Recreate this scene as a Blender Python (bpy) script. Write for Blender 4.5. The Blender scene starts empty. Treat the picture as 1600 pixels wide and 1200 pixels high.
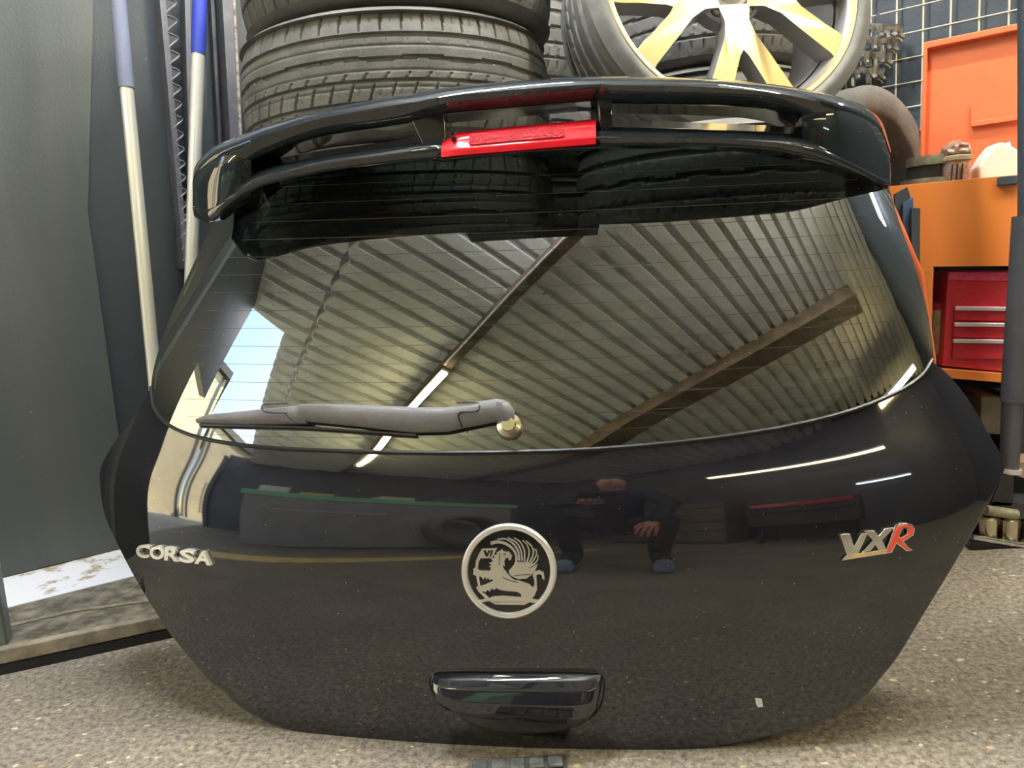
import bpy, bmesh, math, random
import numpy as np
from mathutils import Vector, Matrix
from mathutils.geometry import tessellate_polygon
random.seed(7)
C = bpy.context.scene.collection
sc = bpy.context.scene

# ------------------------------------------------------------------ camera
H = 0.7; F = 1186.0
upv = np.array([-480, 8000, 1186.]); upv /= np.linalg.norm(upv)
fw = np.array([0, 0, -1.]) - upv * (-upv[2]); fw /= np.linalg.norm(fw)
rt = np.cross(fw, upv)
M = np.array([rt, fw, upv])                       # camera-local -> world
CAM = np.array([0, 0, H])
cd = bpy.data.cameras.new('camera'); cam = bpy.data.objects.new('camera', cd); C.objects.link(cam)
cd.sensor_width = 36; cd.lens = 36 * F / 1600; cd.clip_start = 0.02
m4 = Matrix([[M[i][0], M[i][1], M[i][2], CAM[i]] for i in range(3)] + [[0, 0, 0, 1]])
cam.matrix_world = m4
sc.camera = cam

# ------------------------------------------------------------------ world, sun, exposure
sc.view_settings.view_transform = 'Standard'; sc.view_settings.look = 'None'
sc.view_settings.exposure = 0.75; sc.view_settings.gamma = 1; sc.view_settings.use_curve_mapping = False
sc.cycles.max_bounces = 10; sc.cycles.transparent_max_bounces = 12; sc.cycles.glossy_bounces = 5
sc.cycles.sample_clamp_indirect = 6
wd = bpy.data.worlds.new('world'); sc.world = wd; wd.use_nodes = True
nt = wd.node_tree; bg = nt.nodes['Background']
sky = nt.nodes.new('ShaderNodeTexSky'); sky.sky_type = 'NISHITA'; sky.sun_disc = False
sky.sun_elevation = math.radians(42); sky.sun_rotation = math.radians(200); sky.air_density = 1.3; sky.dust_density = 0.6
nt.links.new(sky.outputs[0], bg.inputs[0]); bg.inputs[1].default_value = 0.75
sd = bpy.data.lights.new('sun', 'SUN'); sd.energy = 17; sd.angle = math.radians(0.6); sd.color = (1, .93, .78)
sun = bpy.data.objects.new('sun', sd); C.objects.link(sun)
sun.rotation_euler = Vector((-0.62, 0.22, -0.70)).to_track_quat('-Z', 'Y').to_euler()

# ------------------------------------------------------------------ pixel helpers (photo frame 1600x1200)
def ray(x, y):
    d = M @ np.array([(x - 800) / F, -(y - 600) / F, -1.]); return d / np.linalg.norm(d)
def atY(x, y, Y):
    d = ray(x, y); return CAM + d * (Y / d[1])
def ground(x, y, z=0):
    d = ray(x, y); return CAM + d * ((z - H) / d[2])
def onplane(x, y, p0, n):
    d = ray(x, y); t = np.dot(np.array(p0) - CAM, n) / np.dot(d, n); return CAM + d * t

# ------------------------------------------------------------------ object helpers
def link(o, parent=None):
    C.objects.link(o)
    if parent is not None: o.parent = parent
    return o
def mesh(name, verts, faces, mat, parent=None, smooth=False, mats=None, fmat=None, normals=None):
    me = bpy.data.meshes.new(name)
    me.from_pydata([tuple(map(float, v)) for v in verts], [], [tuple(int(i) for i in f) for f in faces])
    if mats:
        for m in mats: me.materials.append(m)
        if fmat is not None: me.polygons.foreach_set('material_index', fmat)
    else: me.materials.append(mat)
    if smooth: me.polygons.foreach_set('use_smooth', [True] * len(me.polygons))
    me.update()
    if normals is not None:
        me.normals_split_custom_set_from_vertices([tuple(map(float, n)) for n in normals])
    return link(bpy.data.objects.new(name, me), parent)
def tag(o, label, cat, group=None, kind=None):
    if label: o['label'] = label
    if cat: o['category'] = cat
    if group: o['group'] = group
    if kind: o['kind'] = kind
    return o
def structure(o): o['kind'] = 'structure'; return o
def empty(name, loc, label, cat, group=None):
    o = bpy.data.objects.new(name, None); o.empty_display_size = .05; C.objects.link(o)
    o.location = tuple(map(float, loc)); return tag(o, label, cat, group)
class MB:
    """collects shapes into one mesh, in world coordinates"""
    def __init__(s): s.v = []; s.f = []
    def add(s, vs, fs):
        b = len(s.v); s.v += [np.array(v, float) for v in vs]; s.f += [tuple(i + b for i in f) for f in fs]; return s
    def box(s, c, sx, sy, sz, ax=None):
        ax = ax if ax is not None else np.eye(3); c = np.array(c, float)
        vs = [c + ax[0] * sx * i / 2 + ax[1] * sy * j / 2 + ax[2] * sz * k / 2 for i in (-1, 1) for j in (-1, 1) for k in (-1, 1)]
        return s.add(vs, [(0, 1, 3, 2), (4, 6, 7, 5), (0, 4, 5, 1), (2, 3, 7, 6), (0, 2, 6, 4), (1, 5, 7, 3)])
    def tube(s, pts, r, n=12, cap=True):
        pts = [np.array(p, float) for p in pts]; R = r if hasattr(r, '__len__') else [r] * len(pts)
        vs = []; fs = []; prev = None
        for i, p in enumerate(pts):
            t = pts[min(i + 1, len(pts) - 1)] - pts[max(i - 1, 0)]; t /= np.linalg.norm(t) + 1e-9
            if prev is None:
                a = np.cross(t, [0, 0, 1.]);
                if np.linalg.norm(a) < .1: a = np.cross(t, [0, 1., 0])
            else: a = prev - t * prev.dot(t)
            a /= np.linalg.norm(a); prev = a; b = np.cross(t, a)
            for k in range(n):
                w = 2 * math.pi * k / n; vs.append(p + (a * math.cos(w) + b * math.sin(w)) * R[i])
        for i in range(len(pts) - 1):
            for k in range(n):
                fs.append((i * n + k, i * n + (k + 1) % n, (i + 1) * n + (k + 1) % n, (i + 1) * n + k))
        if cap: fs.append(tuple(range(n))[::-1]); fs.append(tuple((len(pts) - 1) * n + k for k in range(n)))
        return s.add(vs, fs)
    def lathe(s, prof, c, axis=(0, 0, 1), n=32, a0=0, a1=2 * math.pi, closed=False):
        c = np.array(c, float); z = np.array(axis, float); z /= np.linalg.norm(z)
        x = np.cross(z, [0, 1., 0]) if abs(z[1]) < .9 else np.cross(z, [1., 0, 0]); x /= np.linalg.norm(x); y = np.cross(z, x)
        full = abs(a1 - a0 - 2 * math.pi) < 1e-6; N = n if full else n + 1; k = len(prof); vs = []; fs = []
        for i in range(N):
            w = a0 + (a1 - a0) * i / n
            for r, h in prof: vs.append(c + (x * math.cos(w) + y * math.sin(w)) * r + z * h)
        for i in range(n):
            j = (i + 1) % N
            for q in range(k if closed else k - 1):
                q2 = (q + 1) % k
                fs.append((i * k + q, j * k + q, j * k + q2, i * k + q2))
        if not full and closed:
            fs.append(tuple(range(k))); fs.append(tuple((N - 1) * k + q for q in range(k))[::-1])
        return s.add(vs, fs)
    def prism(s, poly, ext):
        """planar 3D polygon extruded by vector ext"""
        poly = [np.array(p, float) for p in poly]; n = len(poly); ext = np.array(ext, float)
        tris = tessellate_polygon([[Vector(p) for p in poly]])
        fs = [tuple(t) for t in tris] + [tuple(i + n for i in t[::-1]) for t in tris] + [(i, (i + 1) % n, (i + 1) % n + n, i + n) for i in range(n)]
        return s.add(poly + [p + ext for p in poly], fs)
    def build(s, name, mat, parent=None, smooth=False, bevel=0, seg=2, origin=None, subsurf=0):
        off = np.zeros(3)
        if parent is not None: off = np.array(wloc(parent))
        elif origin is not None: off = np.array(origin, float)
        o = mesh(name, [v - off for v in s.v], s.f, mat, parent, False)
        bm = bmesh.new(); bm.from_mesh(o.data); bmesh.ops.recalc_face_normals(bm, faces=bm.faces); bm.to_mesh(o.data); bm.free()
        if origin is not None and parent is None: o.location = tuple(off)
        if smooth:
            o.data.polygons.foreach_set('use_smooth', [True] * len(o.data.polygons))
            o.data.set_sharp_from_angle(angle=math.radians(38))
        if bevel:
            m = o.modifiers.new('bevel', 'BEVEL'); m.width = bevel; m.segments = seg; m.limit_method = 'ANGLE'; m.angle_limit = math.radians(35)
            m.harden_normals = False
            o.data.polygons.foreach_set('use_smooth', [True] * len(o.data.polygons))
            if not smooth: o.data.set_sharp_from_angle(angle=math.radians(30))
        if subsurf:
            m = o.modifiers.new('sub', 'SUBSURF'); m.levels = m.render_levels = subsurf
        return o
def wloc(o):
    l = np.array(o.location); p = o.parent
    while p is not None: l = l + np.array(p.location); p = p.parent
    return l
def catmull(pts, n, closed=False):
    P_ = [np.array(p, float) for p in pts]; m = len(P_); out = []
    segs = m if closed else m - 1
    L = []
    for i in range(segs):
        p1 = P_[i]; p2 = P_[(i + 1) % m]
        p0 = P_[i - 1] if (closed or i > 0) else 2 * p1 - p2
        p3 = P_[(i + 2) % m] if (closed or i + 2 < m) else 2 * p2 - p1
        for k in range(16):
            t = k / 16; L.append(.5 * (2 * p1 + (p2 - p0) * t + (2 * p0 - 5 * p1 + 4 * p2 - p3) * t * t + (3 * p1 - p0 - 3 * p2 + p3) * t ** 3))
    L.append(P_[0] if closed else P_[-1]); L = np.array(L)
    d = np.concatenate([[0], np.cumsum(np.linalg.norm(np.diff(L, axis=0), axis=1))])
    s = np.linspace(0, d[-1], n + (1 if closed else 0))
    r = np.stack([np.interp(s, d, L[:, k]) for k in range(L.shape[1])], 1)
    return r[:-1] if closed else r

# ------------------------------------------------------------------ materials
def newmat(name):
    m = bpy.data.materials.new(name); m.use_nodes = True
    return m, m.node_tree.nodes, m.node_tree.links, m.node_tree.nodes['Principled BSDF']
def pm(name, col, rough=.5, metal=0, ior=1.5, coat=0, noise=None, bump=0, bscale=60, emit=None, spec=None):
    """plain procedural material; noise=(colour2, scale, contrast lo, hi) mixes a second colour by fractal noise"""
    m, N, L, b = newmat(name)
    b.inputs['Base Color'].default_value = (*col, 1); b.inputs['Roughness'].default_value = rough
    b.inputs['Metallic'].default_value = metal; b.inputs['IOR'].default_value = ior; b.inputs['Coat Weight'].default_value = coat
    if spec is not None: b.inputs['Specular IOR Level'].default_value = spec
    tc = N.new('ShaderNodeTexCoord')
    if noise:
        nz = N.new('ShaderNodeTexNoise'); nz.inputs['Scale'].default_value = noise[1]; nz.inputs['Detail'].default_value = 8; nz.inputs['Roughness'].default_value = .65
        L.new(tc.outputs['Object'], nz.inputs['Vector'])
        mr = N.new('ShaderNodeMapRange'); mr.inputs[1].default_value = noise[2]; mr.inputs[2].default_value = noise[3]
        L.new(nz.outputs['Fac'], mr.inputs[0])
        mx = N.new('ShaderNodeMix'); mx.data_type = 'RGBA'; mx.inputs['A'].default_value = (*col, 1); mx.inputs['B'].default_value = (*noise[0], 1)
        L.new(mr.outputs[0], mx.inputs['Factor']); L.new(mx.outputs['Result'], b.inputs['Base Color'])
    if bump:
        n2 = N.new('ShaderNodeTexNoise'); n2.inputs['Scale'].default_value = bscale; n2.inputs['Detail'].default_value = 6
        L.new(tc.outputs['Object'], n2.inputs['Vector'])
        bp = N.new('ShaderNodeBump'); bp.inputs['Strength'].default_value = bump; bp.inputs['Distance'].default_value = .004
        L.new(n2.outputs['Fac'], bp.inputs['Height']); L.new(bp.outputs[0], b.inputs['Normal'])
    if emit:
        b.inputs['Emission Color'].default_value = (*emit[0], 1); b.inputs['Emission Strength'].default_value = emit[1]
    return m

def mat_specks(name, col, rough, ior, dens, speck=(.55, .55, .5), coat=0, thresh=.05, sparkle=True):
    """dark gloss with sparse dust specks"""
    m, N, L, b = newmat(name)
    b.inputs['Roughness'].default_value = rough; b.inputs['IOR'].default_value = ior
    tc = N.new('ShaderNodeTexCoord')
    vo = N.new('ShaderNodeTexVoronoi'); vo.inputs['Scale'].default_value = dens; L.new(tc.outputs['Object'], vo.inputs['Vector'])
    lt = N.new('ShaderNodeMath'); lt.operation = 'LESS_THAN'; lt.inputs[1].default_value = thresh; L.new(vo.outputs['Distance'], lt.inputs[0])
    sp = N.new('ShaderNodeSeparateColor'); L.new(vo.outputs['Color'], sp.inputs[0])
    gt = N.new('ShaderNodeMath'); gt.operation = 'GREATER_THAN'; gt.inputs[1].default_value = .72; L.new(sp.outputs[0], gt.inputs[0])
    mu = N.new('ShaderNodeMath'); mu.operation = 'MULTIPLY'; L.new(lt.outputs[0], mu.inputs[0]); L.new(gt.outputs[0], mu.inputs[1])
    # soft dusty haze, low contrast
    nz = N.new('ShaderNodeTexNoise'); nz.inputs['Scale'].default_value = 9; nz.inputs['Detail'].default_value = 9; nz.inputs['Roughness'].default_value = .7
    L.new(tc.outputs['Object'], nz.inputs['Vector'])
    mr = N.new('ShaderNodeMapRange'); mr.inputs[1].default_value = .35; mr.inputs[2].default_value = .75; L.new(nz.outputs['Fac'], mr.inputs[0])
    m0 = N.new('ShaderNodeMix'); m0.data_type = 'RGBA'; m0.inputs['A'].default_value = (*col, 1); m0.inputs['B'].default_value = (col[0] * 1.5 + .007, col[1] * 1.5 + .006, col[2] * 1.4 + .006, 1)
    L.new(mr.outputs[0], m0.inputs['Factor'])
    mx = N.new('ShaderNodeMix'); mx.data_type = 'RGBA'; mx.inputs['B'].default_value = (*speck, 1)
    L.new(m0.outputs['Result'], mx.inputs['A']); L.new(mu.outputs[0], mx.inputs['Factor']); L.new(mx.outputs['Result'], b.inputs['Base Color'])
    return m

M_paint = mat_specks('black_paint', (.008, .008, .012), 0.035, 1.8, 110)
M_led_sheen = pm('ledge_sheen_paint', (.035, .033, .035), .3, ior=1.7)  # paler than the body paint: reflections on the handle ledge put into its colour
M_spoil = mat_specks('spoiler_paint', (.013, .018, .023), .05, 1.7, 90, thresh=.04)
M_gloss = pm('gloss_black', (.008, .008, .01), .08, ior=1.6)
M_rubber = pm('rubber_seal', (.012, .012, .013), .35, bump=.1)
M_trim = pm('grey_plastic', (.15, .145, .16), .42, noise=((.19, .19, .20), 30, .4, .7), bump=.15, bscale=400)
M_frit = pm('window_border', (.006, .008, .009), .5)
M_chrome = pm('chrome', (.86, .86, .84), .09, metal=1)
M_satin = pm('satin_silver', (.80, .78, .72), .28, metal=.85)
M_lett = pm('badge_letter_metal', (.92, .90, .86), .22, metal=.6)
M_brass = pm('pivot_metal', (.62, .57, .42), .25, metal=1)
M_badge_red = pm('badge_red', (.85, .10, .06), .3)
M_badge_yel = pm('badge_yellow', (.85, .55, .15), .35)
M_defrost = pm('heating_wire', (.13, .10, .07), .5)
M_white = pm('white_fleck', (.7, .74, .8), .6)
M_tyre = pm('tyre_rubber', (.13, .128, .12), .6, noise=((.22, .215, .195), 14, .4, .72), bump=.25, bscale=180)
M_tyre2 = pm('tyre_rubber_dusty', (.13, .128, .12), .7, noise=((.24, .24, .225), 10, .35, .65), bump=.25, bscale=120)
M_pad = pm('pad_rubber', (.045, .048, .045), .55, noise=((.12, .12, .11), 60, .45, .65), bump=.3)
M_alloy_lit = pm('alloy_face_yellow_lit', (.60, .44, .17), .34, metal=.8, noise=((.66, .53, .28), 4, .3, .7))  # yellow lamplight on the silver wheel is mixed into this base colour
M_alloy2 = pm('alloy_inner', (.55, .53, .52), .38, metal=.8)
M_dark = pm('dark_metal', (.03, .032, .036), .5, noise=((.06, .06, .06), 20, .4, .7))
M_tube = pm('galvanised_tube', (.84, .83, .78), .3, metal=.45, noise=((.9, .86, .6), 5, .35, .7), bump=.03, bscale=40)
M_slv1 = pm('grey_sleeve', (.20, .22, .30), .75, bump=.4, bscale=90)
M_slv2 = pm('blue_sleeve', (.035, .06, .42), .5)
M_angle = pm('grey_angle_iron', (.13, .13, .145), .5, metal=.3, noise=((.22, .2, .18), 22, .5, .75), bump=.2)
M_rust = pm('flaking_edge', (.42, .36, .3), .8, noise=((.15, .12, .1), 60, .45, .6))
M_orange = pm('orange_enamel', (.80, .20, .08), .38, coat=.2, noise=((.74, .17, .06), 4, .4, .6), spec=.4)
M_orange2 = pm('orange_enamel_tray', (.80, .235, .045), .33, coat=.2, noise=((.86, .27, .06), 2.5, .4, .6), spec=.4)
M_red = pm('red_enamel', (.52, .02, .035), .32, coat=.4, noise=((.58, .03, .05), 60, .4, .6))
M_pink = pm('faded_red_lid', (.62, .05, .12), .35, noise=((.7, .09, .25), 60, .4, .65))
M_alu = pm('aluminium_trim', (.72, .70, .74), .35, metal=.5)
M_post = pm('post_foam', (.045, .047, .055), .8, noise=((.075, .075, .085), 6, .4, .7), bump=.2, bscale=40)
M_post2 = pm('post_tube', (.12, .12, .13), .4, metal=.5)
M_bluem = pm('blue_metal', (.06, .11, .30), .45, noise=((.1, .13, .2), 40, .4, .6))
M_slate = pm('slate_metal', (.05, .065, .08), .5)
M_cast = pm('cast_metal', (.34, .32, .27), .45, metal=.6, noise=((.12, .11, .1), 40, .45, .6), bump=.4)
M_plast = pm('milky_plastic', (.80, .76, .68), .4, noise=((.86, .80, .62), 10, .3, .7))
M_copper = pm('copper_swarf', (.45, .22, .14), .4, metal=.5, noise=((.6, .5, .42), 60, .4, .6), bump=.8, bscale=80)
M_cream = pm('cream_card', (.72, .64, .42), .7, noise=((.5, .44, .3), 30, .4, .6))
M_capred = pm('red_cap', (.5, .03, .05), .4)
M_labelb = pm('blue_label', (.10, .12, .4), .5)
M_wood = pm('brown_board', (.30, .2, .13), .8, noise=((.42, .3, .2), 20, .4, .6))
M_crate = pm('olive_crate', (.14, .13, .10), .55, noise=((.2, .18, .14), 12, .4, .6))
M_case = pm('slate_case', (.08, .10, .125), .5)
M_wire = pm('grid_wire', (.70, .66, .48), .45, metal=.3)

# window glass: dark tint seen through, strong clear reflection
def glass_mat():
    m, N, L, b = newmat('tinted_glass'); N.remove(b); out = N['Material Output']
    tr = N.new('ShaderNodeBsdfTransparent'); tr.inputs[0].default_value = (.12, .145, .13, 1)
    gl = N.new('ShaderNodeBsdfGlossy'); gl.inputs['Roughness'].default_value = .006; gl.inputs[0].default_value = (1, 1, .97, 1)
    fr = N.new('ShaderNodeFresnel'); fr.inputs[0].default_value = 3.1
    mx = N.new('ShaderNodeMixShader'); L.new(fr.outputs[0], mx.inputs[0]); L.new(tr.outputs[0], mx.inputs[1]); L.new(gl.outputs[0], mx.inputs[2])
    # dust specks
    df = N.new('ShaderNodeBsdfDiffuse'); df.inputs[0].default_value = (.6, .6, .5, 1)
    tc = N.new('ShaderNodeTexCoord'); vo = N.new('ShaderNodeTexVoronoi'); vo.inputs['Scale'].default_value = 75; L.new(tc.outputs['Object'], vo.inputs[0])
    lt = N.new('ShaderNodeMath'); lt.operation = 'LESS_THAN'; lt.inputs[1].default_value = .045; L.new(vo.outputs['Distance'], lt.inputs[0])
    sp = N.new('ShaderNodeSeparateColor'); L.new(vo.outputs['Color'], sp.inputs[0])
    gt = N.new('ShaderNodeMath'); gt.operation = 'GREATER_THAN'; gt.inputs[1].default_value = .7; L.new(sp.outputs[0], gt.inputs[0])
    mu = N.new('ShaderNodeMath'); mu.operation = 'MULTIPLY'; L.new(lt.outputs[0], mu.inputs[0]); L.new(gt.outputs[0], mu.inputs[1])
    m2 = N.new('ShaderNodeMixShader'); L.new(mu.outputs[0], m2.inputs[0]); L.new(mx.outputs[0], m2.inputs[1]); L.new(df.outputs[0], m2.inputs[2])
    L.new(m2.outputs[0], out.inputs[0]); return m
M_glass = glass_mat()
def lens_mat():
    m, N, L, b = newmat('red_lens')
    b.inputs['Base Color'].default_value = (.75, .015, .03, 1); b.inputs['Roughness'].default_value = .18; b.inputs['Coat Weight'].default_value = .5
    b.inputs['Subsurface Weight'].default_value = .3; b.inputs['Subsurface Radius'].default_value = (.02, .002, .002); b.inputs['Subsurface Scale'].default_value = .5
    return m
M_lens = lens_mat()
M_lensd = pm('red_prism_lens', (.70, .008, .03), .35, bump=1.0, bscale=260)

def floor_mat():
    m, N, L, b = newmat('concrete_floor'); b.inputs['Roughness'].default_value = .75
    tc = N.new('ShaderNodeTexCoord')
    def noise(s, d=8, r=.65):
        n = N.new('ShaderNodeTexNoise'); n.inputs['Scale'].default_value = s; n.inputs['Detail'].default_value = d; n.inputs['Roughness'].default_value = r
        L.new(tc.outputs['Object'], n.inputs['Vector']); return n
    n1 = noise(95, 8, .8); n2 = noise(3.2, 6)
    r1 = N.new('ShaderNodeValToRGB'); e = r1.color_ramp.elements
    e[0].position = .36; e[0].color = (.085, .07, .05, 1); e[1].position = .63; e[1].color = (.50, .435, .345, 1)
    L.new(n1.outputs['Fac'], r1.inputs[0])
    r2 = N.new('ShaderNodeValToRGB'); e = r2.color_ramp.elements
    e[0].position = .3; e[0].color = (.62, .62, .64, 1); e[1].position = .7; e[1].color = (1, 1, 1, 1); L.new(n2.outputs['Fac'], r2.inputs[0])
    mu = N.new('ShaderNodeMix'); mu.data_type = 'RGBA'; mu.blend_type = 'MULTIPLY'; mu.inputs['Factor'].default_value = 1
    L.new(r1.outputs[0], mu.inputs['A']); L.new(r2.outputs[0], mu.inputs['B'])
    # pale chips
    vo = N.new('ShaderNodeTexVoronoi'); vo.inputs['Scale'].default_value = 46; vo.inputs['Randomness'].default_value = 1
    mp = N.new('ShaderNodeMapping'); mp.inputs['Scale'].default_value = (1, 1.5, 1); mp.inputs['Rotation'].default_value = (0, 0, .5)
    wn = noise(25, 3); va = N.new('ShaderNodeVectorMath'); va.operation = 'MULTIPLY_ADD'; va.inputs[1].default_value = (.02, .02, 0)
    L.new(wn.outputs['Color'], va.inputs[0]); L.new(tc.outputs['Object'], va.inputs[2]); L.new(va.outputs[0], mp.inputs[0]); L.new(mp.outputs[0], vo.inputs['Vector'])
    sp = N.new('ShaderNodeSeparateColor'); L.new(vo.outputs['Color'], sp.inputs[0])
    th = N.new('ShaderNodeMath'); th.operation = 'MULTIPLY'; th.inputs[1].default_value = .27; L.new(sp.outputs[1], th.inputs[0])
    lt = N.new('ShaderNodeMath'); lt.operation = 'LESS_THAN'; L.new(vo.outputs['Distance'], lt.inputs[0]); L.new(th.outputs[0], lt.inputs[1])
    gt = N.new('ShaderNodeMath'); gt.operation = 'GREATER_THAN'; gt.inputs[1].default_value = .42; L.new(sp.outputs[0], gt.inputs[0])
    an = N.new('ShaderNodeMath'); an.operation = 'MULTIPLY'; L.new(lt.outputs[0], an.inputs[0]); L.new(gt.outputs[0], an.inputs[1])
    cc = N.new('ShaderNodeValToRGB'); e = cc.color_ramp.elements; e[0].color = (.52, .38, .17, 1); e[1].color = (.62, .55, .38, 1); L.new(sp.outputs[2], cc.inputs[0])
    mx = N.new('ShaderNodeMix'); mx.data_type = 'RGBA'; L.new(an.outputs[0], mx.inputs['Factor']); L.new(mu.outputs['Result'], mx.inputs['A']); L.new(cc.outputs[0], mx.inputs['B'])
    L.new(mx.outputs['Result'], b.inputs['Base Color'])
    bp = N.new('ShaderNodeBump'); bp.inputs['Strength'].default_value = .6; bp.inputs['Distance'].default_value = .003; L.new(n1.outputs['Fac'], bp.inputs['Height']); L.new(bp.outputs[0], b.inputs['Normal'])
    return m
M_floor = floor_mat()
def wall_mat(name, col, col2, rough=.42):
    m, N, L, b = newmat(name); b.inputs['Roughness'].default_value = rough; b.inputs['IOR'].default_value = 1.5
    tc = N.new('ShaderNodeTexCoord')
    mp = N.new('ShaderNodeMapping'); mp.inputs['Scale'].default_value = (1, 1, .12); L.new(tc.outputs['Object'], mp.inputs[0])
    n1 = N.new('ShaderNodeTexNoise'); n1.inputs['Scale'].default_value = 7; n1.inputs['Detail'].default_value = 8; L.new(mp.outputs[0], n1.inputs['Vector'])
    n2 = N.new('ShaderNodeTexNoise'); n2.inputs['Scale'].default_value = 40; n2.inputs['Detail'].default_value = 10; n2.inputs['Roughness'].default_value = .8; L.new(tc.outputs['Object'], n2.inputs['Vector'])
    mr = N.new('ShaderNodeMapRange'); mr.inputs[1].default_value = .35; mr.inputs[2].default_value = .75; L.new(n1.outputs['Fac'], mr.inputs[0])
    mx = N.new('ShaderNodeMix'); mx.data_type = 'RGBA'; mx.inputs['A'].default_value = (*col, 1); mx.inputs['B'].default_value = (*col2, 1); L.new(mr.outputs[0], mx.inputs['Factor'])
    m3 = N.new('ShaderNodeMapRange'); m3.inputs[1].default_value = .665; m3.inputs[2].default_value = .69; L.new(n2.outputs['Fac'], m3.inputs[0])
    my = N.new('ShaderNodeMix'); my.data_type = 'RGBA'; my.inputs['B'].default_value = (.4, .4, .38, 1); L.new(m3.outputs[0], my.inputs['Factor']); L.new(mx.outputs['Result'], my.inputs['A'])
    L.new(my.outputs['Result'], b.inputs['Base Color'])
    n4 = N.new('ShaderNodeTexNoise'); n4.inputs['Scale'].default_value = 160; n4.inputs['Detail'].default_value = 3; L.new(tc.outputs['Object'], n4.inputs['Vector'])
    bp = N.new('ShaderNodeBump'); bp.inputs['Strength'].default_value = .35; bp.inputs['Distance'].default_value = .002; L.new(n4.outputs['Fac'], bp.inputs['Height']); L.new(bp.outputs[0], b.inputs['Normal'])
    return m
M_wallL = wall_mat('black_painted_boards', (.028, .036, .042), (.05, .058, .06), .4)
M_wallR = wall_mat('slate_painted_wall', (.035, .05, .07), (.05, .065, .085), .5)
M_wallB = pm('grey_rear_wall', (.05, .052, .06), .6, noise=((.08, .08, .09), 2, .4, .6))
M_ceil = pm('galvanised_sheet', (.82, .83, .80), .5, noise=((.68, .69, .66), 3, .4, .65))
M_purlin = pm('steel_purlin', (.10, .075, .05), .6, noise=((.2, .14, .09), 8, .4, .65))

# ================================================================== room shell
DL = np.array([math.cos(math.radians(38)), math.sin(math.radians(38)), 0])     # along the left wall, towards the corner
DR = np.array([math.cos(math.radians(-38)), math.sin(math.radians(-38)), 0])   # along the right wall, away from the corner
A0 = np.array([.27, 2.94, 0]); HC = 2.75
B0 = A0 + DR * 5.0; D0 = A0 - DL * 6.6; C0 = B0 - DL * 6.6 + DR * .0
NL = np.array([DL[1], -DL[0], 0]); NR = np.array([-(-DR[1]), -DR[0], 0]); NR = np.array([DR[1], -DR[0], 0])   # into the room
UP = np.array([0, 0, 1.])
def wallseg(name, p, q, z0, z1, th, nin, mat):
    mb = MB(); p = np.array(p, float).copy(); q = np.array(q, float).copy(); p[2] = q[2] = z0
    mb.prism([p, q, q + UP * (z1 - z0), p + UP * (z1 - z0)], -nin * th)
    return structure(mb.build(name, mat))
mb = MB(); mb.prism([A0 + [0, .4, 0], B0 + [.4, 0, 0], C0 + [0, -.4, 0], D0 + [-.4, 0, 0]], (0, 0, -.1))
structure(mb.build('floor', M_floor))
# door opening on the left wall between t=2.55 and t=5.2
def LW(t, z=0): return A0 - DL * t + UP * z
OP0, OP1 = 3.05, 6.5
wl = MB(); wl.prism([LW(0), LW(OP0), LW(OP0, HC), LW(0, HC)], -NL * .1)
wl.prism([LW(OP0 - .01, 1.55), LW(3.7, 1.75), LW(3.7, HC), LW(OP0 - .01, HC)], -NL * .1)
wl.prism([LW(OP1), LW(6.6), LW(6.6, HC), LW(OP1, HC)], -NL * .1)
structure(wl.build('wall_left', M_wallL))
wallseg('wall_right', A0, B0, 0, HC + .1, .1, NR, M_wallR)
wallseg('wall_rear', B0, C0, 0, HC + .1, .1, -NL, M_wallB)
wallseg('wall_far', C0, D0, 0, HC + .1, .1, -NR, M_wallB)
# corrugated ceiling: ribs run across the purlins
NC = np.array([DL[1], -DL[0], 0]) ; pitch = .155
mb = MB(); L0 = -2.0; L1 = 7.4; n = int((L1 - L0) / pitch)
prof = []
for i in range(n):
    a = L0 + i * pitch
    prof += [(a, 0), (a + pitch * .62, 0), (a + pitch * .66, .05), (a + pitch * .94, .05)]
vs = []; fs = []
for (a, z) in prof:
    base = A0 - DL * a + UP * (HC + z); vs += [base + NC * (-.12 if a < 3.8 else .46), base + NC * 5.6]
for i in range(len(prof) - 1): fs.append((2 * i, 2 * i + 2, 2 * i + 3, 2 * i + 1))
mb.add(vs, fs); mb.add([v + UP * .13 for v in vs], fs)
structure(mb.build('ceiling', M_ceil))

# ================================================================== purlins (steel, under the roof sheets)
def LCOORD(p):  # (t along left wall back from the corner, s away from it)
    d = np.array([p[0], p[1], 0]) - A0; return -d.dot(DL), d.dot(NC)
def purlin(s, w, h, label, mat=M_purlin):
    mb = MB(); c = A0 - DL * 3.3 + NC * s + UP * (HC - h / 2)
    mb.box(c, 6.5, w, h, np.array([DL, NC, UP])); mb.box(c + UP * (-h / 2), 6.5, w * 1.6, .012, np.array([DL, NC, UP]))
    return tag(mb.build('roof_purlin', mat), label, 'beam', 'steel roof purlins')

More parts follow.
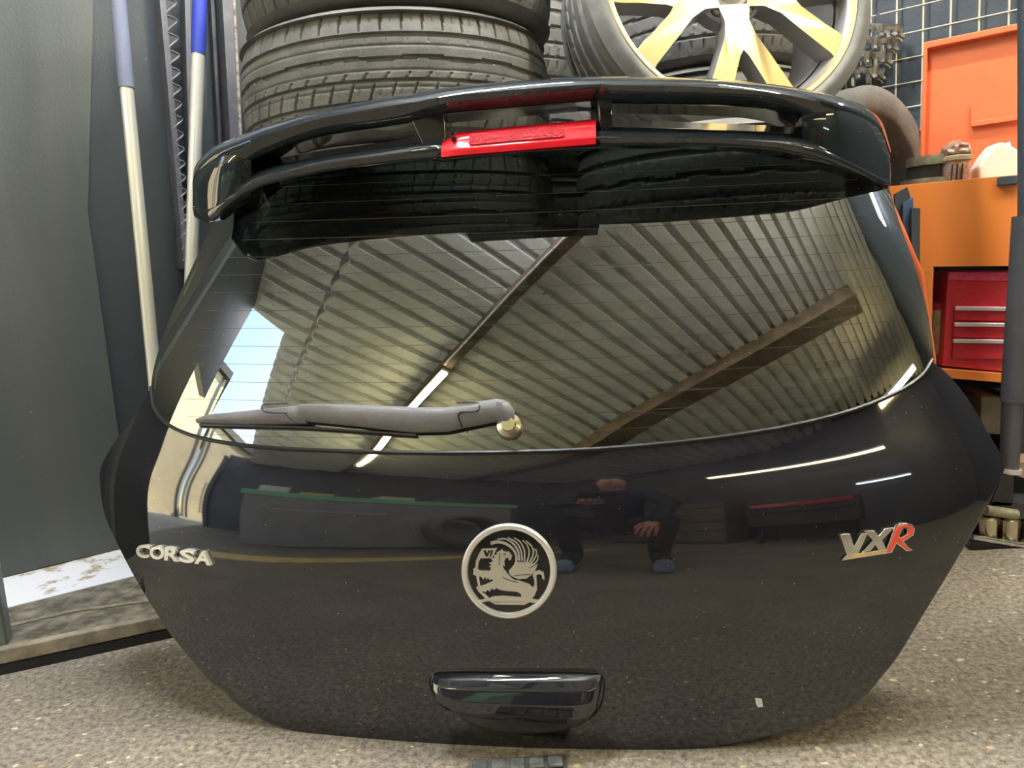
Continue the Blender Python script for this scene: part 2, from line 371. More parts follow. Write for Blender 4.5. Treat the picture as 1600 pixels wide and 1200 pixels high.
# ================================================================== tailgate surface
YAW = math.tan(math.radians(8.4))
KZ = [0, .05, .1, .2, .29, .34, .385, .412, .435, .46, .6, .75, .9, 1.2]
KN = [-3, -1, 1, 4, 6.5, 10, 18, 23.5, 25.5, 25.5, 28.5, 31, 33, 34]
zz = np.linspace(-.2, 1.4, 1601); nn = np.interp(zz, KZ, KN); nn = np.convolve(np.pad(nn, 20, mode='edge'), np.ones(41) / 41, 'valid')
PP = np.cumsum(np.tan(np.radians(nn))) * .001; PP -= np.interp(0, zz, PP)
def P(z): return np.interp(z, zz, PP)
def W(z):
    t = np.clip((z - .40) / .5, 0, 1); t = t * t * (3 - 2 * t); return .70 - .07 * t
def S(x, z):
    u = np.abs(x) / W(z); return 1.035 + P(z) + .075 * u ** 2 + .05 * u ** 6 - YAW * x
def rays(px):
    px = np.asarray(px, float); l = np.stack([(px[:, 0] - 800) / F, -(px[:, 1] - 600) / F, -np.ones(len(px))], 1)
    d = l @ M.T; return d / np.linalg.norm(d, axis=1)[:, None]
def hits(px, f=S):
    d = rays(px); a = np.full(len(d), .7); 
    def g(t): p = CAM + d * t[:, None]; return p[:, 1] - f(p[:, 0], p[:, 2])
    lo = a.copy(); found = np.zeros(len(d), bool); b = lo.copy()
    for k in range(90):
        nb = a + .015; gb = g(nb); new = (~found) & (gb >= 0)
        lo[new] = a[new]; b[new] = nb[new]; found |= new; a = np.where(found, a, nb)
    b = np.where(found, b, a); lo = np.where(found, lo, a)
    for _ in range(30):
        m = (lo + b) / 2; gm = g(m); b = np.where(gm > 0, m, b); lo = np.where(gm > 0, lo, m)
    return CAM + d * lo[:, None]
def snorm(p, f=S):
    e = 2e-4; gx = (f(p[:, 0] + e, p[:, 2]) - f(p[:, 0] - e, p[:, 2])) / 2 / e; gz = (f(p[:, 0], p[:, 2] + 5 * e) - f(p[:, 0], p[:, 2] - 5 * e)) / 10 / e
    n = np.stack([gx, -np.ones(len(gx)), gz], 1); return n / np.linalg.norm(n, axis=1)[:, None]

base = np.array([-.03, 1.03, 0.])
TG = empty('car_tailgate', base, 'glossy black car tailgate with dark window and roof spoiler leaning on tyres', 'car tailgate')

OUT = [(236, 606), (225, 628), (205, 655), (180, 690), (158, 730), (157, 760), (163, 800), (180, 842), (215, 908), (262, 982), (310, 1042), (335, 1068), (350, 1078),
       (372, 1100), (400, 1117), (440, 1135), (530, 1156), (650, 1174), (800, 1186), (960, 1181), (1100, 1166), (1200, 1148), (1290, 1120), (1330, 1101),
       (1360, 1075), (1372, 1060), (1400, 1025), (1437, 965), (1500, 862), (1540, 790), (1563, 745), (1568, 722), (1545, 680), (1510, 622), (1480, 585), (1456, 566)]
INN = [(237, 606), (240, 635), (255, 658), (285, 676), (330, 689), (400, 699), (500, 705), (650, 709), (800, 708), (950, 702), (1100, 688), (1230, 668), (1330, 643), (1400, 615), (1438, 590), (1456, 564)]
outer = catmull(OUT, 1500); inner = catmull(INN, 900)
def polar(curve, c, angs):
    d = curve - np.array(c); a = np.unwrap(np.arctan2(d[:, 1], d[:, 0])); r = np.hypot(d[:, 0], d[:, 1])
    if a[0] > a[-1]: a = a[::-1]; r = r[::-1]
    return np.interp(angs, a, r)
# angles from the left tip round the bottom to the right tip (image y is down)
cc = (820, 560)
a_l = math.atan2(606 - 560, 236 - 820); a_r = math.atan2(566 - 560, 1456 - 820)
NA, NRAD = 420, 80
angs = np.linspace(a_r, a_l, NA)
ri = polar(inner, cc, angs); ro = polar(outer, cc, angs); ro = np.maximum(ro, ri + .5)

def panel_offset(px):
    """pressed shape of the skin, metres outward"""
    x, y = px[:, 0], px[:, 1]; h = np.zeros(len(x))
    return h
g = []
for j in range(NRAD):
    s = j / (NRAD - 1); r = ri * (1 - s) + ro * s
    g.append(np.stack([cc[0] + r * np.cos(angs), cc[1] + r * np.sin(angs)], 1))
g = np.array(g); gp = g.reshape(-1, 2); pts = hits(gp); nrm = snorm(pts)
faces = []
for j in range(NRAD - 1):
    for i in range(NA - 1): faces.append((j * NA + i, j * NA + i + 1, (j + 1) * NA + i + 1, (j + 1) * NA + i))
# rolled edge: outer rim turned back
rimv = []; rimn = []; last = (NRAD - 1) * NA
P3 = pts.reshape(NRAD, NA, 3); N3 = nrm.reshape(NRAD, NA, 3)
out_dir = P3[-1] - P3[-4]; out_dir /= np.linalg.norm(out_dir, axis=1)[:, None] + 1e-9
vs = list(pts); ns = list(nrm); prevrow = [last + i for i in range(NA)]
for k in range(1, 6):
    w = math.pi / 2 * k / 5; R = .006
    row = P3[-1] + out_dir * (R * math.sin(w)) - N3[-1] * (R * (1 - math.cos(w)))
    nr = N3[-1] * math.cos(w) + out_dir * math.sin(w)
    b0 = len(vs); vs += list(row); ns += list(nr)
    for i in range(NA - 1): faces.append((prevrow[i], prevrow[i + 1], b0 + i + 1, b0 + i))
    prevrow = [b0 + i for i in range(NA)]
row = P3[-1] + out_dir * .006 - N3[-1] * .035; b0 = len(vs); vs += list(row); ns += list(out_dir)
for i in range(NA - 1): faces.append((prevrow[i], prevrow[i + 1], b0 + i + 1, b0 + i))
# inner lip turned back under the glass
row = P3[0] - N3[0] * .02; b1 = len(vs); vs += list(row); ns += list(N3[0])
for i in range(NA - 1): faces.append((i + 1, i, b1 + i, b1 + i + 1))
# inner skin closing the back
b2 = len(vs); back = pts - nrm * .035; keep = back.reshape(NRAD, NA, 3)[::6]; kr = keep.shape[0]
vs += list(keep.reshape(-1, 3)); ns += list(-N3[::6].reshape(-1, 3))
for j in range(kr - 1):
    for i in range(NA - 1): faces.append((b2 + j * NA + i, b2 + (j + 1) * NA + i, b2 + (j + 1) * NA + i + 1, b2 + j * NA + i + 1))
mesh('body_panel', [v - base for v in vs], faces, M_paint, TG, True, normals=ns)

# ---------------- glass
GL = [(1456, 562), (1452, 515), (1443, 470), (1425, 410), (1404, 350), (1383, 285), (1350, 235), (1200, 205), (1000, 200), (800, 208), (600, 226), (450, 262), (352, 320), (325, 370), (296, 430), (268, 495), (248, 552), (238, 600),
      (241, 632), (256, 655), (286, 673), (331, 686), (400, 696), (500, 702), (650, 706), (800, 705), (950, 699), (1100, 685), (1230, 665), (1330, 640), (1400, 612), (1437, 588)]
glc = catmull(GL, 600, closed=True); gcen = np.array([850, 460])
def glass_part(name, curve, rings, off, mat, r0=0.0, r1=1.0, rim=0.006, parent=TG):
    n = len(curve); rows = []
    for k in range(rings + 1):
        s = r0 + (r1 - r0) * k / rings; rows.append(gcen + (curve - gcen) * s)
    gp = np.array(rows).reshape(-1, 2); p = hits(gp); nr = snorm(p); p = p + nr * off
    f = []
    for k in range(rings):
        for i in range(n):
            j = (i + 1) % n; f.append((k * n + i, (k + 1) * n + i, (k + 1) * n + j, k * n + j))
    v = list(p); nv = list(nr); b = len(v)
    lastp = p[-n:]; v += list(lastp - nr[-n:] * rim); nv += list(nr[-n:])
    for i in range(n):
        j = (i + 1) % n; f.append((rings * n + i, b + i, b + j, rings * n + j))
    return mesh(name, [q - base for q in v], f, mat, parent, True, normals=nv)
glass = glass_part('rear_window', glc, 60, .002, M_glass, r0=.004)
# opaque border frame behind the glass
def frame_part():
    n = len(glc); w = []
    for p in glc:
        # border width in photo pixels by side
        x, y = p; L_ = max(0, (420 - x) / 180); R_ = max(0, (x - 1300) / 150); B_ = max(0, (y - 600) / 90)
        w.append(14 + 62 * min(L_, 1) * (1 if y < 640 else .5) + 75 * min(R_, 1) + 0 * B_)
    w = np.array(w); k = np.ones(25) / 25; w = np.convolve(np.concatenate([w[-12:], w, w[:12]]), k, 'valid')
    d = gcen - glc; d /= np.linalg.norm(d, axis=1)[:, None]; inn = glc + d * w[:, None]
    rows = [glc * (1 - s) + inn * s for s in (0, .25, .5, .75, 1)]
    gp = np.array(rows).reshape(-1, 2); p = hits(gp); nr = snorm(p); f = []
    o1 = p - nr * .007; o2 = p - nr * .016; m = 5 * n
    for k in range(4):
        for i in range(n):
            j = (i + 1) % n; f.append((k * n + i, k * n + j, (k + 1) * n + j, (k + 1) * n + i)); f.append((m + k * n + i, m + (k + 1) * n + i, m + (k + 1) * n + j, m + k * n + j))
    for i in range(n):
        j = (i + 1) % n; f.append((4 * n + i, 4 * n + j, m + 4 * n + j, m + 4 * n + i))
    return mesh('window_border', [q - base for q in list(o1) + list(o2)], f, M_frit, TG, True)
frame_part()
# rubber seal in the gap between glass and panel
def seal():
    c = catmull(INN, 260); p = hits(c + np.array([0, -1.5])); nr = snorm(p)
    mb = MB(); mb.tube(list(p + nr * .0005), .0036, 8); return mb.build('rubber_seal', M_rubber, TG, smooth=True)
seal()
# heating wires in the glass
mb = MB()
for k in range(15):
    y0 = 268 + k * 27.5
    xl = np.interp(y0, [268, 400, 600, 660], [430, 345, 285, 310]); xr = np.interp(y0, [268, 500, 600, 660], [1330, 1400, 1390, 1290])
    sg = np.linspace(0, 1, 50); px = np.stack([xl + (xr - xl) * sg, y0 + 22 * (1 - 4 * (sg - .5) ** 2) * (k / 15) - 14 * (sg - .5) * 2 * 1.4 + 6], 1)
    p = hits(px); nr = snorm(p); p = p + nr * .0024
    t = UP * .00028
    b = [q + t for q in p] + [q - t for q in p]
    mb.add(b, [(i, i + 1, i + 51, i + 50) for i in range(49)])
mb.build('heating_wires', M_defrost, glass)

# ================================================================== spoiler
#   x     T    B    C    K    L   (photo rows: top crest, slot top, slot bottom, lower crest, lip)
ST = [(301, 283, 297, 299, 312, 326), (306, 258, 290, 292, 322, 340), (330, 232, 278, 280, 322, 346), (360, 218, 264, 266, 306, 320), (385, 208, 256, 260, 289, 303),
      (420, 195, 238, 250, 272, 288), (500, 172, 212, 236, 252, 270), (600, 152, 197, 222, 237, 256), (650, 145, 188, 214, 230, 251), (690, 138, 178, 208, 226, 247),
      (750, 131, 172, 203, 222, 241), (850, 123, 163, 194, 214, 233), (935, 119, 156, 188, 210, 228), (955, 119, 160, 186, 210, 228), (1100, 122, 163, 192, 212, 228), (1200, 131, 169, 196, 217, 234),
      (1255, 139, 182, 200, 225, 244), (1290, 146, 194, 198, 236, 253), (1340, 161, 206, 208, 257, 272), (1375, 186, 226, 228, 276, 288), (1392, 232, 255, 257, 280, 290)]
ST = np.array(ST, float)
cs = catmull(ST, 260)
xs = cs[:, 0]; cT, cB, cCc, cK, cL = (cs[:, i] for i in range(1, 6))
def lipY(x, y):
    """depth of the spoiler's rear edge at this place of the photo"""
    p = atY(x, 240, 1.22); X = p[0]; u = (X - .03) / .60; e_ = max(0, abs(u) - .76) / .24
    return S(X * .96, .87) - .125 + .055 * min(abs(u), 1) ** 4 + (.17 if u < 0 else .08) * min(e_, 1.15) ** 2.2
def loft(rows, name, mat, parent, closed=True, caps=True):
    k = len(rows); n = len(rows[0]); v = [p for r in rows for p in r]; f = []
    for a in range(k if closed else k - 1):
        b = (a + 1) % k
        for i in range(n - 1): f.append((a * n + i, a * n + i + 1, b * n + i + 1, b * n + i))
    if closed and caps:
        f.append(tuple(a * n for a in range(k))[::-1]); f.append(tuple(a * n + n - 1 for a in range(k)))
    o = mesh(name, [q - base for q in v], f, mat, parent, True)
    bm = bmesh.new(); bm.from_mesh(o.data); bmesh.ops.recalc_face_normals(bm, faces=bm.faces); bm.to_mesh(o.data); bm.free()
    o.data.set_sharp_from_angle(angle=math.radians(50))
    return o
YL = np.array([lipY(x, 0) for x in xs])
endf = np.clip(np.minimum((xs - 300) / 110, (1395 - xs) / 120), 0, 1); endf = endf * endf * (3 - 2 * endf)
def prow(yy, dY): return [atY(xs[i], yy[i], YL[i] + (dY[i] if hasattr(dY, '__len__') else dY)) for i in range(len(xs))]
SP = empty('spoiler', (0, 0, 0), None, None); SP.parent = TG
del SP
h1 = cB - cT
def deep(row, back, dn):   # same row pushed straight back in the world and lowered
    return [p + np.array([0, back[i] if hasattr(back, '__len__') else back, dn[i] if hasattr(dn, '__len__') else dn]) for i, p in enumerate(row)]
rT = prow(cT, .03)
wing_rows = [deep(rT, .07, -.006), deep(rT, .035, .004), rT, prow(cT + h1 * .10, .012), prow(cT + h1 * .22, .003), prow(cT + h1 * .34, 0.0), prow(cT + h1 * .5, .004), prow(cT + h1 * .75, .012), prow(cT + h1 * .93, .020), prow(cB, .026),
             deep(prow(cB, .030), .02, .002), deep(prow(cB, .03), .10 * endf + .01, .006)]
wing = loft(wing_rows, 'spoiler', M_spoil, TG)
h2 = cL - cK
rC = prow(cCc, .03 + .09 * endf); rK = prow(cK, .004)
mid = prow(cCc * .45 + cK * .55, .012 + .035 * endf)
cen = ((xs > 684) & (xs < 937)).astype(float)
rL = prow(cL, .008)
base_rows = [deep(rC, .03, -.01), rC, mid, prow(cK - 5, .010), rK, prow(cK + h2 * .25, 0), prow(cK + h2 * .6, .002), prow(cK + h2 * .9, .006 + .004 * cen), prow(cL + 2.2 * cen, .010 - .024 * cen), deep(prow(cL + 2.2 * cen, .008), .025, .006 * endf * (1 - cen)), deep(rL, .03 + .075 * endf, .012 * endf)]
lower = loft(base_rows, 'spoiler_base', M_spoil, wing)
# end pieces closing the slot at both tips
def endfill(i0, i1, name):
    sl = slice(i0, i1)
    k_ = np.arange(i1 - i0); tp = np.clip(1 - (k_[-1] - k_ if i0 == 0 else k_) / 14.0, 0, 1) ** 2 * .022
    prow_ = globals()['prow']
    def prow(yy, dY): return deep(prow_(yy, dY), np.concatenate([np.zeros(i0), tp, np.zeros(len(xs) - i1)]), 0.0)
    rows = [deep(prow(cT, .05)[sl], .03, -.006), prow(cT + .5, .026)[sl]] + [prow(cT + (cL - cT) * f_, d_)[sl] for f_, d_ in ((.06, .013), (.14, .004), (.28, -.002), (.45, -.003), (.62, -.001), (.78, .001), (.9, .003), (.97, .007))] + [prow(cL + .5, .013)[sl], deep(prow(cL, .02)[sl], .03, .004)]
    return loft(rows, name, M_spoil, wing)
iL = int(np.argmin(abs(xs - 388))); iR = int(np.argmin(abs(xs - 1262)))
endfill(0, iL, 'spoiler_end'); endfill(iR, len(xs) - 1, 'spoiler_end')
# pillars between wing and base
def pxprism(poly, Y, depth, name, mat, parent, bevel=0, tilt=0):
    pts_ = [atY(x, y, (Y(x, y) if callable(Y) else Y)) for x, y in poly]
    mb = MB(); mb.prism(pts_, (0, depth, 0)); return mb.build(name, mat, parent, bevel=bevel, seg=3)
pxprism([(640, 184), (694, 172), (697, 214), (692, 236), (668, 240), (660, 226)], lambda x, y: lipY(x, y) + .014 + (y < 215) * .010, .09, 'spoiler_pillar', M_gloss, wing, bevel=.003)
pxprism([(932, 150), (957, 152), (957, 196), (950, 214), (941, 212), (936, 196)], lambda x, y: lipY(x, y) + .012 + (y < 190) * .010, .09, 'spoiler_pillar', M_gloss, wing, bevel=.003)
# high brake light
lens = []
lx = np.linspace(689, 931, 40)
ltop = np.interp(lx, [689, 715, 800, 931], [222, 207, 198, 186]); lbot = np.interp(lx, [689, 931], [248, 228])
def lrow(f, d): return [atY(lx[i], ltop[i] + (lbot[i] - ltop[i]) * f, lipY(lx[i], 0) + d) for i in range(len(lx))]
r0 = lrow(0, .02)
blight = loft([deep(r0, .05, 0), r0, lrow(.12, .006), lrow(.3, 0), lrow(.62, -.004), lrow(.68, -.009), lrow(.92, -.010), lrow(.985, -.004), deep(lrow(.97, 0), .02, .02)], 'brake_light', M_lens, wing)
lx2 = lx[7:32]
v = []; nrow = 7
for a in range(nrow):
    f_ = .10 + .44 * a / (nrow - 1)
    for i in range(7, 32): v.append(atY(lx[i], ltop[i] + (lbot[i] - ltop[i]) * f_, lipY(lx[i], 0) + np.interp(f_, [0, .12, .3, .62], [.02, .006, 0, -.004]) - .0015))
mesh('reflector_grid', [q - base for q in v], [(a * 25 + i, a * 25 + i + 1, (a + 1) * 25 + i + 1, (a + 1) * 25 + i) for a in range(nrow - 1) for i in range(24)], M_lensd, blight, True)
mb = MB(); q = atY(709, 217, lipY(709, 0) + .0); mb.lathe([(0, -.003), (.003, -.003), (.004, .0), (.004, .006)], q, (0, 1, 0), 12); mb.build('washer_jet', M_rubber, blight, smooth=True)

# ================================================================== things fixed to the skin
def emboss(polys, h, name, mat, parent, res=10, lift=0.0, f=S, bevel=0, holes=None):
    """pixel polygons raised by h metres from the tailgate surface"""
    mb = MB()
    for ip, poly in enumerate(polys):
        poly = np.array(poly, float); loops = [poly]
        if holes and ip in holes: loops += [np.array(hh, float) for hh in holes[ip]]
        allp = np.concatenate(loops); p = hits(allp, f); nr = snorm(p, f); n = len(allp)
        tris = tessellate_polygon([[Vector((a[0], a[1], 0)) for a in lp] for lp in loops])
        top = p + nr * (lift + h); bot = p + nr * (lift - .001); fs = [tuple(t) for t in tris]; b = 0
        for lp in loops:
            k = len(lp); fs += [(b + i, b + (i + 1) % k, n + b + (i + 1) % k, n + b + i) for i in range(k)]; b += k
        mb.add(list(top) + list(bot), fs)
    return mb.build(name, mat, parent, bevel=bevel, seg=2)
def stroke(pts, w0, w1=None, n=14):
    c = catmull(pts, n); w1 = w0 if w1 is None else w1
    t = np.gradient(c, axis=0); t /= np.linalg.norm(t, axis=1)[:, None] + 1e-9; nn_ = np.stack([-t[:, 1], t[:, 0]], 1)
    w = np.linspace(w0, w1, n)[:, None] / 2
    return np.concatenate([c + nn_ * w, (c - nn_ * w)[::-1]])
# --- round emblem
ex, ey = 795.6, 891.8; es = 1 / 6.668
def zpt(l): return [(700 + x * es, 800 + y * es) for x, y in l]
th = np.linspace(0, 2 * math.pi, 97)[:-1]
circ = lambda r: np.stack([ex + r * np.cos(th), ey + r * np.sin(th)], 1)
bd = emboss([circ(66)], .0015, 'badge', M_gloss, TG)
mb = MB()   # ring: rounded tube following the surface
pr = [(74.5, 0), (73.8, .0035), (71.5, .0058), (68.5, .0062), (65.5, .005), (64, .002), (63.8, 0)]
rows = []
for r, h in pr:
    p = hits(circ(r)); rows.append(p + snorm(p) * h)
n = 96; v = [q for r in rows for q in r]; fs = [(a * n + i, a * n + (i + 1) % n, (a + 1) * n + (i + 1) % n, (a + 1) * n + i) for a in range(len(pr) - 1) for i in range(n)]
mb.add(v, fs); mb.build('badge_ring', M_lett, bd, smooth=True)
G = [zpt([(450, 570), (500, 572), (570, 545), (590, 590), (640, 650), (700, 690), (780, 715), (850, 740), (888, 778), (903, 750), (903, 700), (885, 650), (900, 615), (950, 595), (1000, 620), (1008, 695), (985, 688), (980, 650), (955, 635), (922, 650),
          (925, 700), (930, 800), (905, 860), (880, 893), (968, 905), (955, 937), (850, 930), (800, 957), (500, 952), (430, 917), (350, 937), (316, 912), (400, 890), (430, 890), (470, 870), (580, 862), (700, 872), (772, 875), (762, 842), (722, 820), (640, 815), (560, 805), (520, 790), (500, 760), (488, 720), (455, 680), (442, 620)]),
     zpt([(272, 582), (300, 572), (340, 600), (448, 606), (465, 690), (435, 700), (425, 675), (410, 695), (395, 668), (372, 692), (350, 662), (330, 668), (300, 658), (268, 640)]),
     zpt([(298, 772), (340, 765), (400, 742), (478, 708), (515, 780), (485, 802), (462, 785), (440, 818), (415, 802), (398, 828), (375, 812), (350, 845), (322, 815)]),
     zpt([(300, 655), (325, 655), (345, 760), (318, 765)]), zpt([(345, 835), (380, 832), (445, 895), (405, 905)]),
     zpt([(360, 375), (517, 368), (467, 472), (345, 475), (324, 520), (318, 600), (288, 590), (298, 500), (328, 430)]),
     zpt([(565, 378), (588, 405), (640, 405), (672, 450), (660, 488), (640, 497), (630, 465), (605, 475), (590, 510), (598, 562), (575, 545), (540, 560), (480, 572), (428, 562), (460, 545), (433, 525), (475, 505), (453, 480), (495, 465), (478, 445), (520, 430), (508, 415), (545, 400)]),
     zpt([(640, 618), (690, 560), (725, 512), (820, 515), (880, 530), (940, 535), (918, 590), (880, 640), (820, 685), (740, 692), (690, 672), (650, 645)])]
for fpts, w0, w1 in [([(640, 612), (700, 545), (718, 470), (690, 390), (610, 325), (520, 305), (450, 322)], 16, 34), ([(745, 500), (735, 400), (680, 320), (600, 275), (520, 280)], 22, 14), ([(775, 500), (765, 400), (720, 315), (625, 262)], 18, 12),
                     ([(800, 505), (800, 400), (760, 310), (690, 262)], 18, 12), ([(825, 515), (850, 420), (830, 340), (780, 290)], 18, 12), ([(850, 520), (890, 440), (880, 360), (815, 295)], 18, 12),
                     ([(870, 530), (915, 460), (925, 400), (900, 380)], 16, 12), ([(890, 545), (935, 490), (940, 440)], 14, 10)]:
    G.append([tuple(q) for q in stroke([(700 + x * es, 800 + y * es) for x, y in fpts], w0 * es, w1 * es)])
emboss(G, .0045, 'griffin', M_satin, bd, bevel=.0004)
emboss([zpt([(375, 392), (400, 392), (412, 425), (428, 392), (450, 392), (420, 455), (400, 455)]), zpt([(580, 425), (605, 422), (608, 432), (585, 436)]), zpt([(455, 392), (475, 392), (455, 455), (440, 455)])], .0052, 'badge_lettering', M_gloss, bd)
emboss([[tuple(q) for q in stroke([(700 + x * es, 800 + y * es) for x, y in l], 7 * es)] for l in ([(545, 420), (540, 500), (545, 545)], [(575, 670), (640, 700), (740, 725)], [(700, 655), (780, 645), (860, 640)], [(850, 575), (900, 550), (930, 520)], [(620, 620), (680, 680), (720, 700)])], .0050, 'badge_engraving', M_dark, bd)
# --- CORSA lettering
def text_polys(txt):
    cu = bpy.data.curves.new('lettering', 'FONT'); cu.body = txt; cu.offset = .034; cu.space_character = 1.06; cu.resolution_u = 4
    o = bpy.data.objects.new('lettering', cu); C.objects.link(o); bpy.context.view_layer.update()
    me = o.to_mesh(); V = np.array([v.co[:] for v in me.vertices]); Fc = [tuple(p.vertices) for p in me.polygons]
    o.to_mesh_clear(); bpy.data.objects.remove(o); bpy.data.curves.remove(cu); return V, Fc
def text_on(txt, o0, ux, uy, h, name, mat, parent, lift=0.0, bold=True):
    V, Fc = text_polys(txt); lo = V.min(0); hi = V.max(0)
    u = (V[:, 0] - lo[0]) / (hi[0] - lo[0]); w = (V[:, 1] - lo[1]) / (hi[1] - lo[1])
    px = np.array(o0) + u[:, None] * np.array(ux) + w[:, None] * np.array(uy)
    p = hits(px); nr = snorm(p); n = len(p)
    e = {}
    for f in Fc:
        for i in range(len(f)):
            a, b = f[i], f[(i + 1) % len(f)]; e[(min(a, b), max(a, b))] = e.get((min(a, b), max(a, b)), 0) + 1
    fs = list(Fc) + [(a, b, b + n, a + n) for (a, b), c in e.items() if c == 1]
    mb = MB(); mb.add(list(p + nr * (lift + h)) + list(p + nr * (lift - .001)), fs)
    o = mb.build(name, mat, parent)
    return o
for k, (ch, x0, x1) in enumerate(zip('CORSA', (217, 238, 261, 284, 308), (239, 262, 285, 309, 334))):
    y0 = np.interp(x0, [217, 334], [869, 882])
    text_on(ch, (x0, y0), (x1 - x0 - 1.5, (x1 - x0) * .11), (1.5, -20.5), .006, 'letter_' + ch.lower(), M_lett, TG)
# --- VXR
def vpt(l): return [(1280 + x / 8.889, 780 + y / 8.889) for x, y in l]
vx = emboss([vpt([(268, 480), (405, 468), (462, 645), (560, 465), (652, 460), (520, 745), (360, 758)])], .005, 'letter_v', M_chrome, TG, bevel=.0006)
emboss([vpt([(600, 432), (742, 424), (800, 500), (890, 396), (1022, 380), (850, 558), (905, 682), (800, 692), (755, 625), (690, 702), (560, 740), (722, 560)])], .005, 'letter_x', M_chrome, TG, bevel=.0006)
Rr = vpt([(1038, 345), (1160, 322), (1270, 338), (1308, 410), (1285, 495), (1200, 555), (1150, 575), (1200, 640), (1280, 702), (1190, 715), (1120, 660), (1050, 610), (985, 738), (888, 748)])
hol = vpt([(1150, 398), (1200, 405), (1195, 475), (1105, 525), (1090, 495), (1120, 440)])
lr = emboss([Rr], .004, 'letter_r', M_chrome, TG, holes={0: [hol]}, bevel=.0004)
Ri = vpt([(1062, 372), (1160, 345), (1250, 360), (1282, 410), (1262, 480), (1190, 535), (1120, 560), (1175, 640), (1245, 692), (1190, 695), (1130, 650), (1045, 580), (965, 718), (915, 728)])
hol2 = vpt([(1145, 375), (1215, 385), (1215, 480), (1100, 548), (1070, 500), (1100, 430)])
emboss([Ri], .0052, 'red_inlay', M_badge_red, lr, holes={0: [hol2]})
sw = emboss([vpt([(295, 842), (362, 765), (520, 745), (900, 682), (985, 738), (900, 748), (400, 828)])], .0035, 'badge_swoosh', M_chrome, TG)
emboss([vpt([(400, 790), (560, 750), (880, 700), (900, 722), (600, 775), (400, 812)])], .0042, 'orange_inlay', M_badge_yel, sw)
emboss([[(1180, 1091), (1190, 1092), (1192, 1104), (1184, 1105), (1181, 1099)]], .0006, 'paint_fleck', M_white, TG)
emboss([[(1330, 757), (1336, 756), (1338, 770), (1332, 769)]], .0004, 'paint_fleck', M_white, TG) if False else None

# --- boot handle: hood-shaped grip with a shallow ledge under it
def hood():
    nu, nv = 90, 40; v = []; nrm_ = []
    px = []; hh = []
    for a in range(nv):
        t = a / (nv - 1)
        for b in range(nu):
            s = b / (nu - 1) * 2 - 1
            top = 1049 + 3 * abs(s) ** 6; bot = np.interp(s, [-1, -.93, -.82, -.6, -.3, 0, .4, .7, .88, .96, 1], [1066, 1088, 1098, 1109, 1115, 1118, 1121, 1121, 1117, 1106, 1086])
            wl_ = 808 + s * (135 - 2 * t - 3 * t * t)
            px.append((wl_, top + (bot - top) * t))
            prof_ = np.interp(t, [0, .03, .10, .25, .5, .75, .93, 1], [-.003, .004, .013, .024, .031, .031, .024, .004])
            edge = (1 - abs(s) ** 9) ** .5 if abs(s) < 1 else 0
            hh.append(-.003 + (prof_ + .003) * edge)
    p = hits(np.array(px)); nr = snorm(p); p = p + nr * np.array(hh)[:, None]
    f = [(a * nu + b, a * nu + b + 1, (a + 1) * nu + b + 1, (a + 1) * nu + b) for a in range(nv - 1) for b in range(nu - 1)]
    o = mesh('boot_handle', [q - base for q in p], f, M_paint, TG, True)
    m = o.modifiers.new('sub', 'SUBSURF'); m.levels = m.render_levels = 1
    # groove line round the grip
    mb = MB(); k = [(712, 1108), (690, 1097), (676, 1082), (671, 1062), (680, 1050), (700, 1047), (808, 1047), (915, 1047), (935, 1051), (944, 1062), (943, 1085), (938, 1104), (926, 1120)]
    c = catmull(k, 80); q = hits(c); mb.tube(list(q + snorm(q) * .0002), .0016, 6); mb.build('handle_gap', M_rubber, o, smooth=True)
    # ledge below
    px = []; hh = []
    for a in range(14):
        t = a / 13
        for b in range(60):
            s = b / 59 * 2 - 1; px.append((822 + s * (108 - 14 * t), 1108 - 10 * abs(s) ** 3 + t * (39 - 8 * abs(s) ** 2)))
            hh.append((.001 + .021 * max(0, math.cos(math.pi / 2 * t)) ** .8) * max(0, 1 - abs(s) ** 6) ** .5 - .0012)
    p = hits(np.array(px)); nr = snorm(p); p = p + nr * np.array(hh)[:, None]
    mesh('handle_ledge', [q - base for q in p], [(a * 60 + b, a * 60 + b + 1, (a + 1) * 60 + b + 1, (a + 1) * 60 + b) for a in range(13) for b in range(59)], M_led_sheen, TG, True)
hood()

# --- rear wiper
def ribbon(cpx, wtop, wbot, lift, thick, name, mat, parent, ridge=.5):
    """arm: centre line in pixels, half heights above/below, lifted off the glass"""
    n = len(cpx); cpx = np.array(cpx, float)
    def rr(dy, l):
        q = cpx.copy(); q[:, 1] += dy; p = hits(q); return p + snorm(p) * np.asarray(l)[:, None]
    lift = np.asarray(lift, float); thick = np.asarray(thick, float); wt = np.asarray(wtop, float); wb = np.asarray(wbot, float)
    rows = [rr(-wt, lift), rr(-wt * .92, lift + thick * .6), rr(-wt * .55, lift + thick), rr(wb * 0, lift + thick * .98), rr(wb * .45, lift + thick * .8), rr(wb * .92, lift + thick * .45), rr(wb, lift), rr(wb * 0, lift - .001)]
    return loft(rows, name, mat, parent)
x_ = np.linspace(478, 752, 60)
yc = np.interp(x_, [478, 560, 650, 700, 752], [646, 650, 655, 655, 648])
arm = ribbon(np.stack([x_, yc], 1), np.interp(x_, [478, 520, 640, 700, 752], [10, 13, 15, 14, 15]), np.interp(x_, [478, 560, 650, 700, 752], [15, 19, 24, 23, 19]), np.full(60, .012), np.full(60, .014), 'wiper_arm', M_trim, TG)
x_ = np.linspace(748, 806, 40)
yc = np.interp(x_, [748, 780, 806], [648, 646, 652])
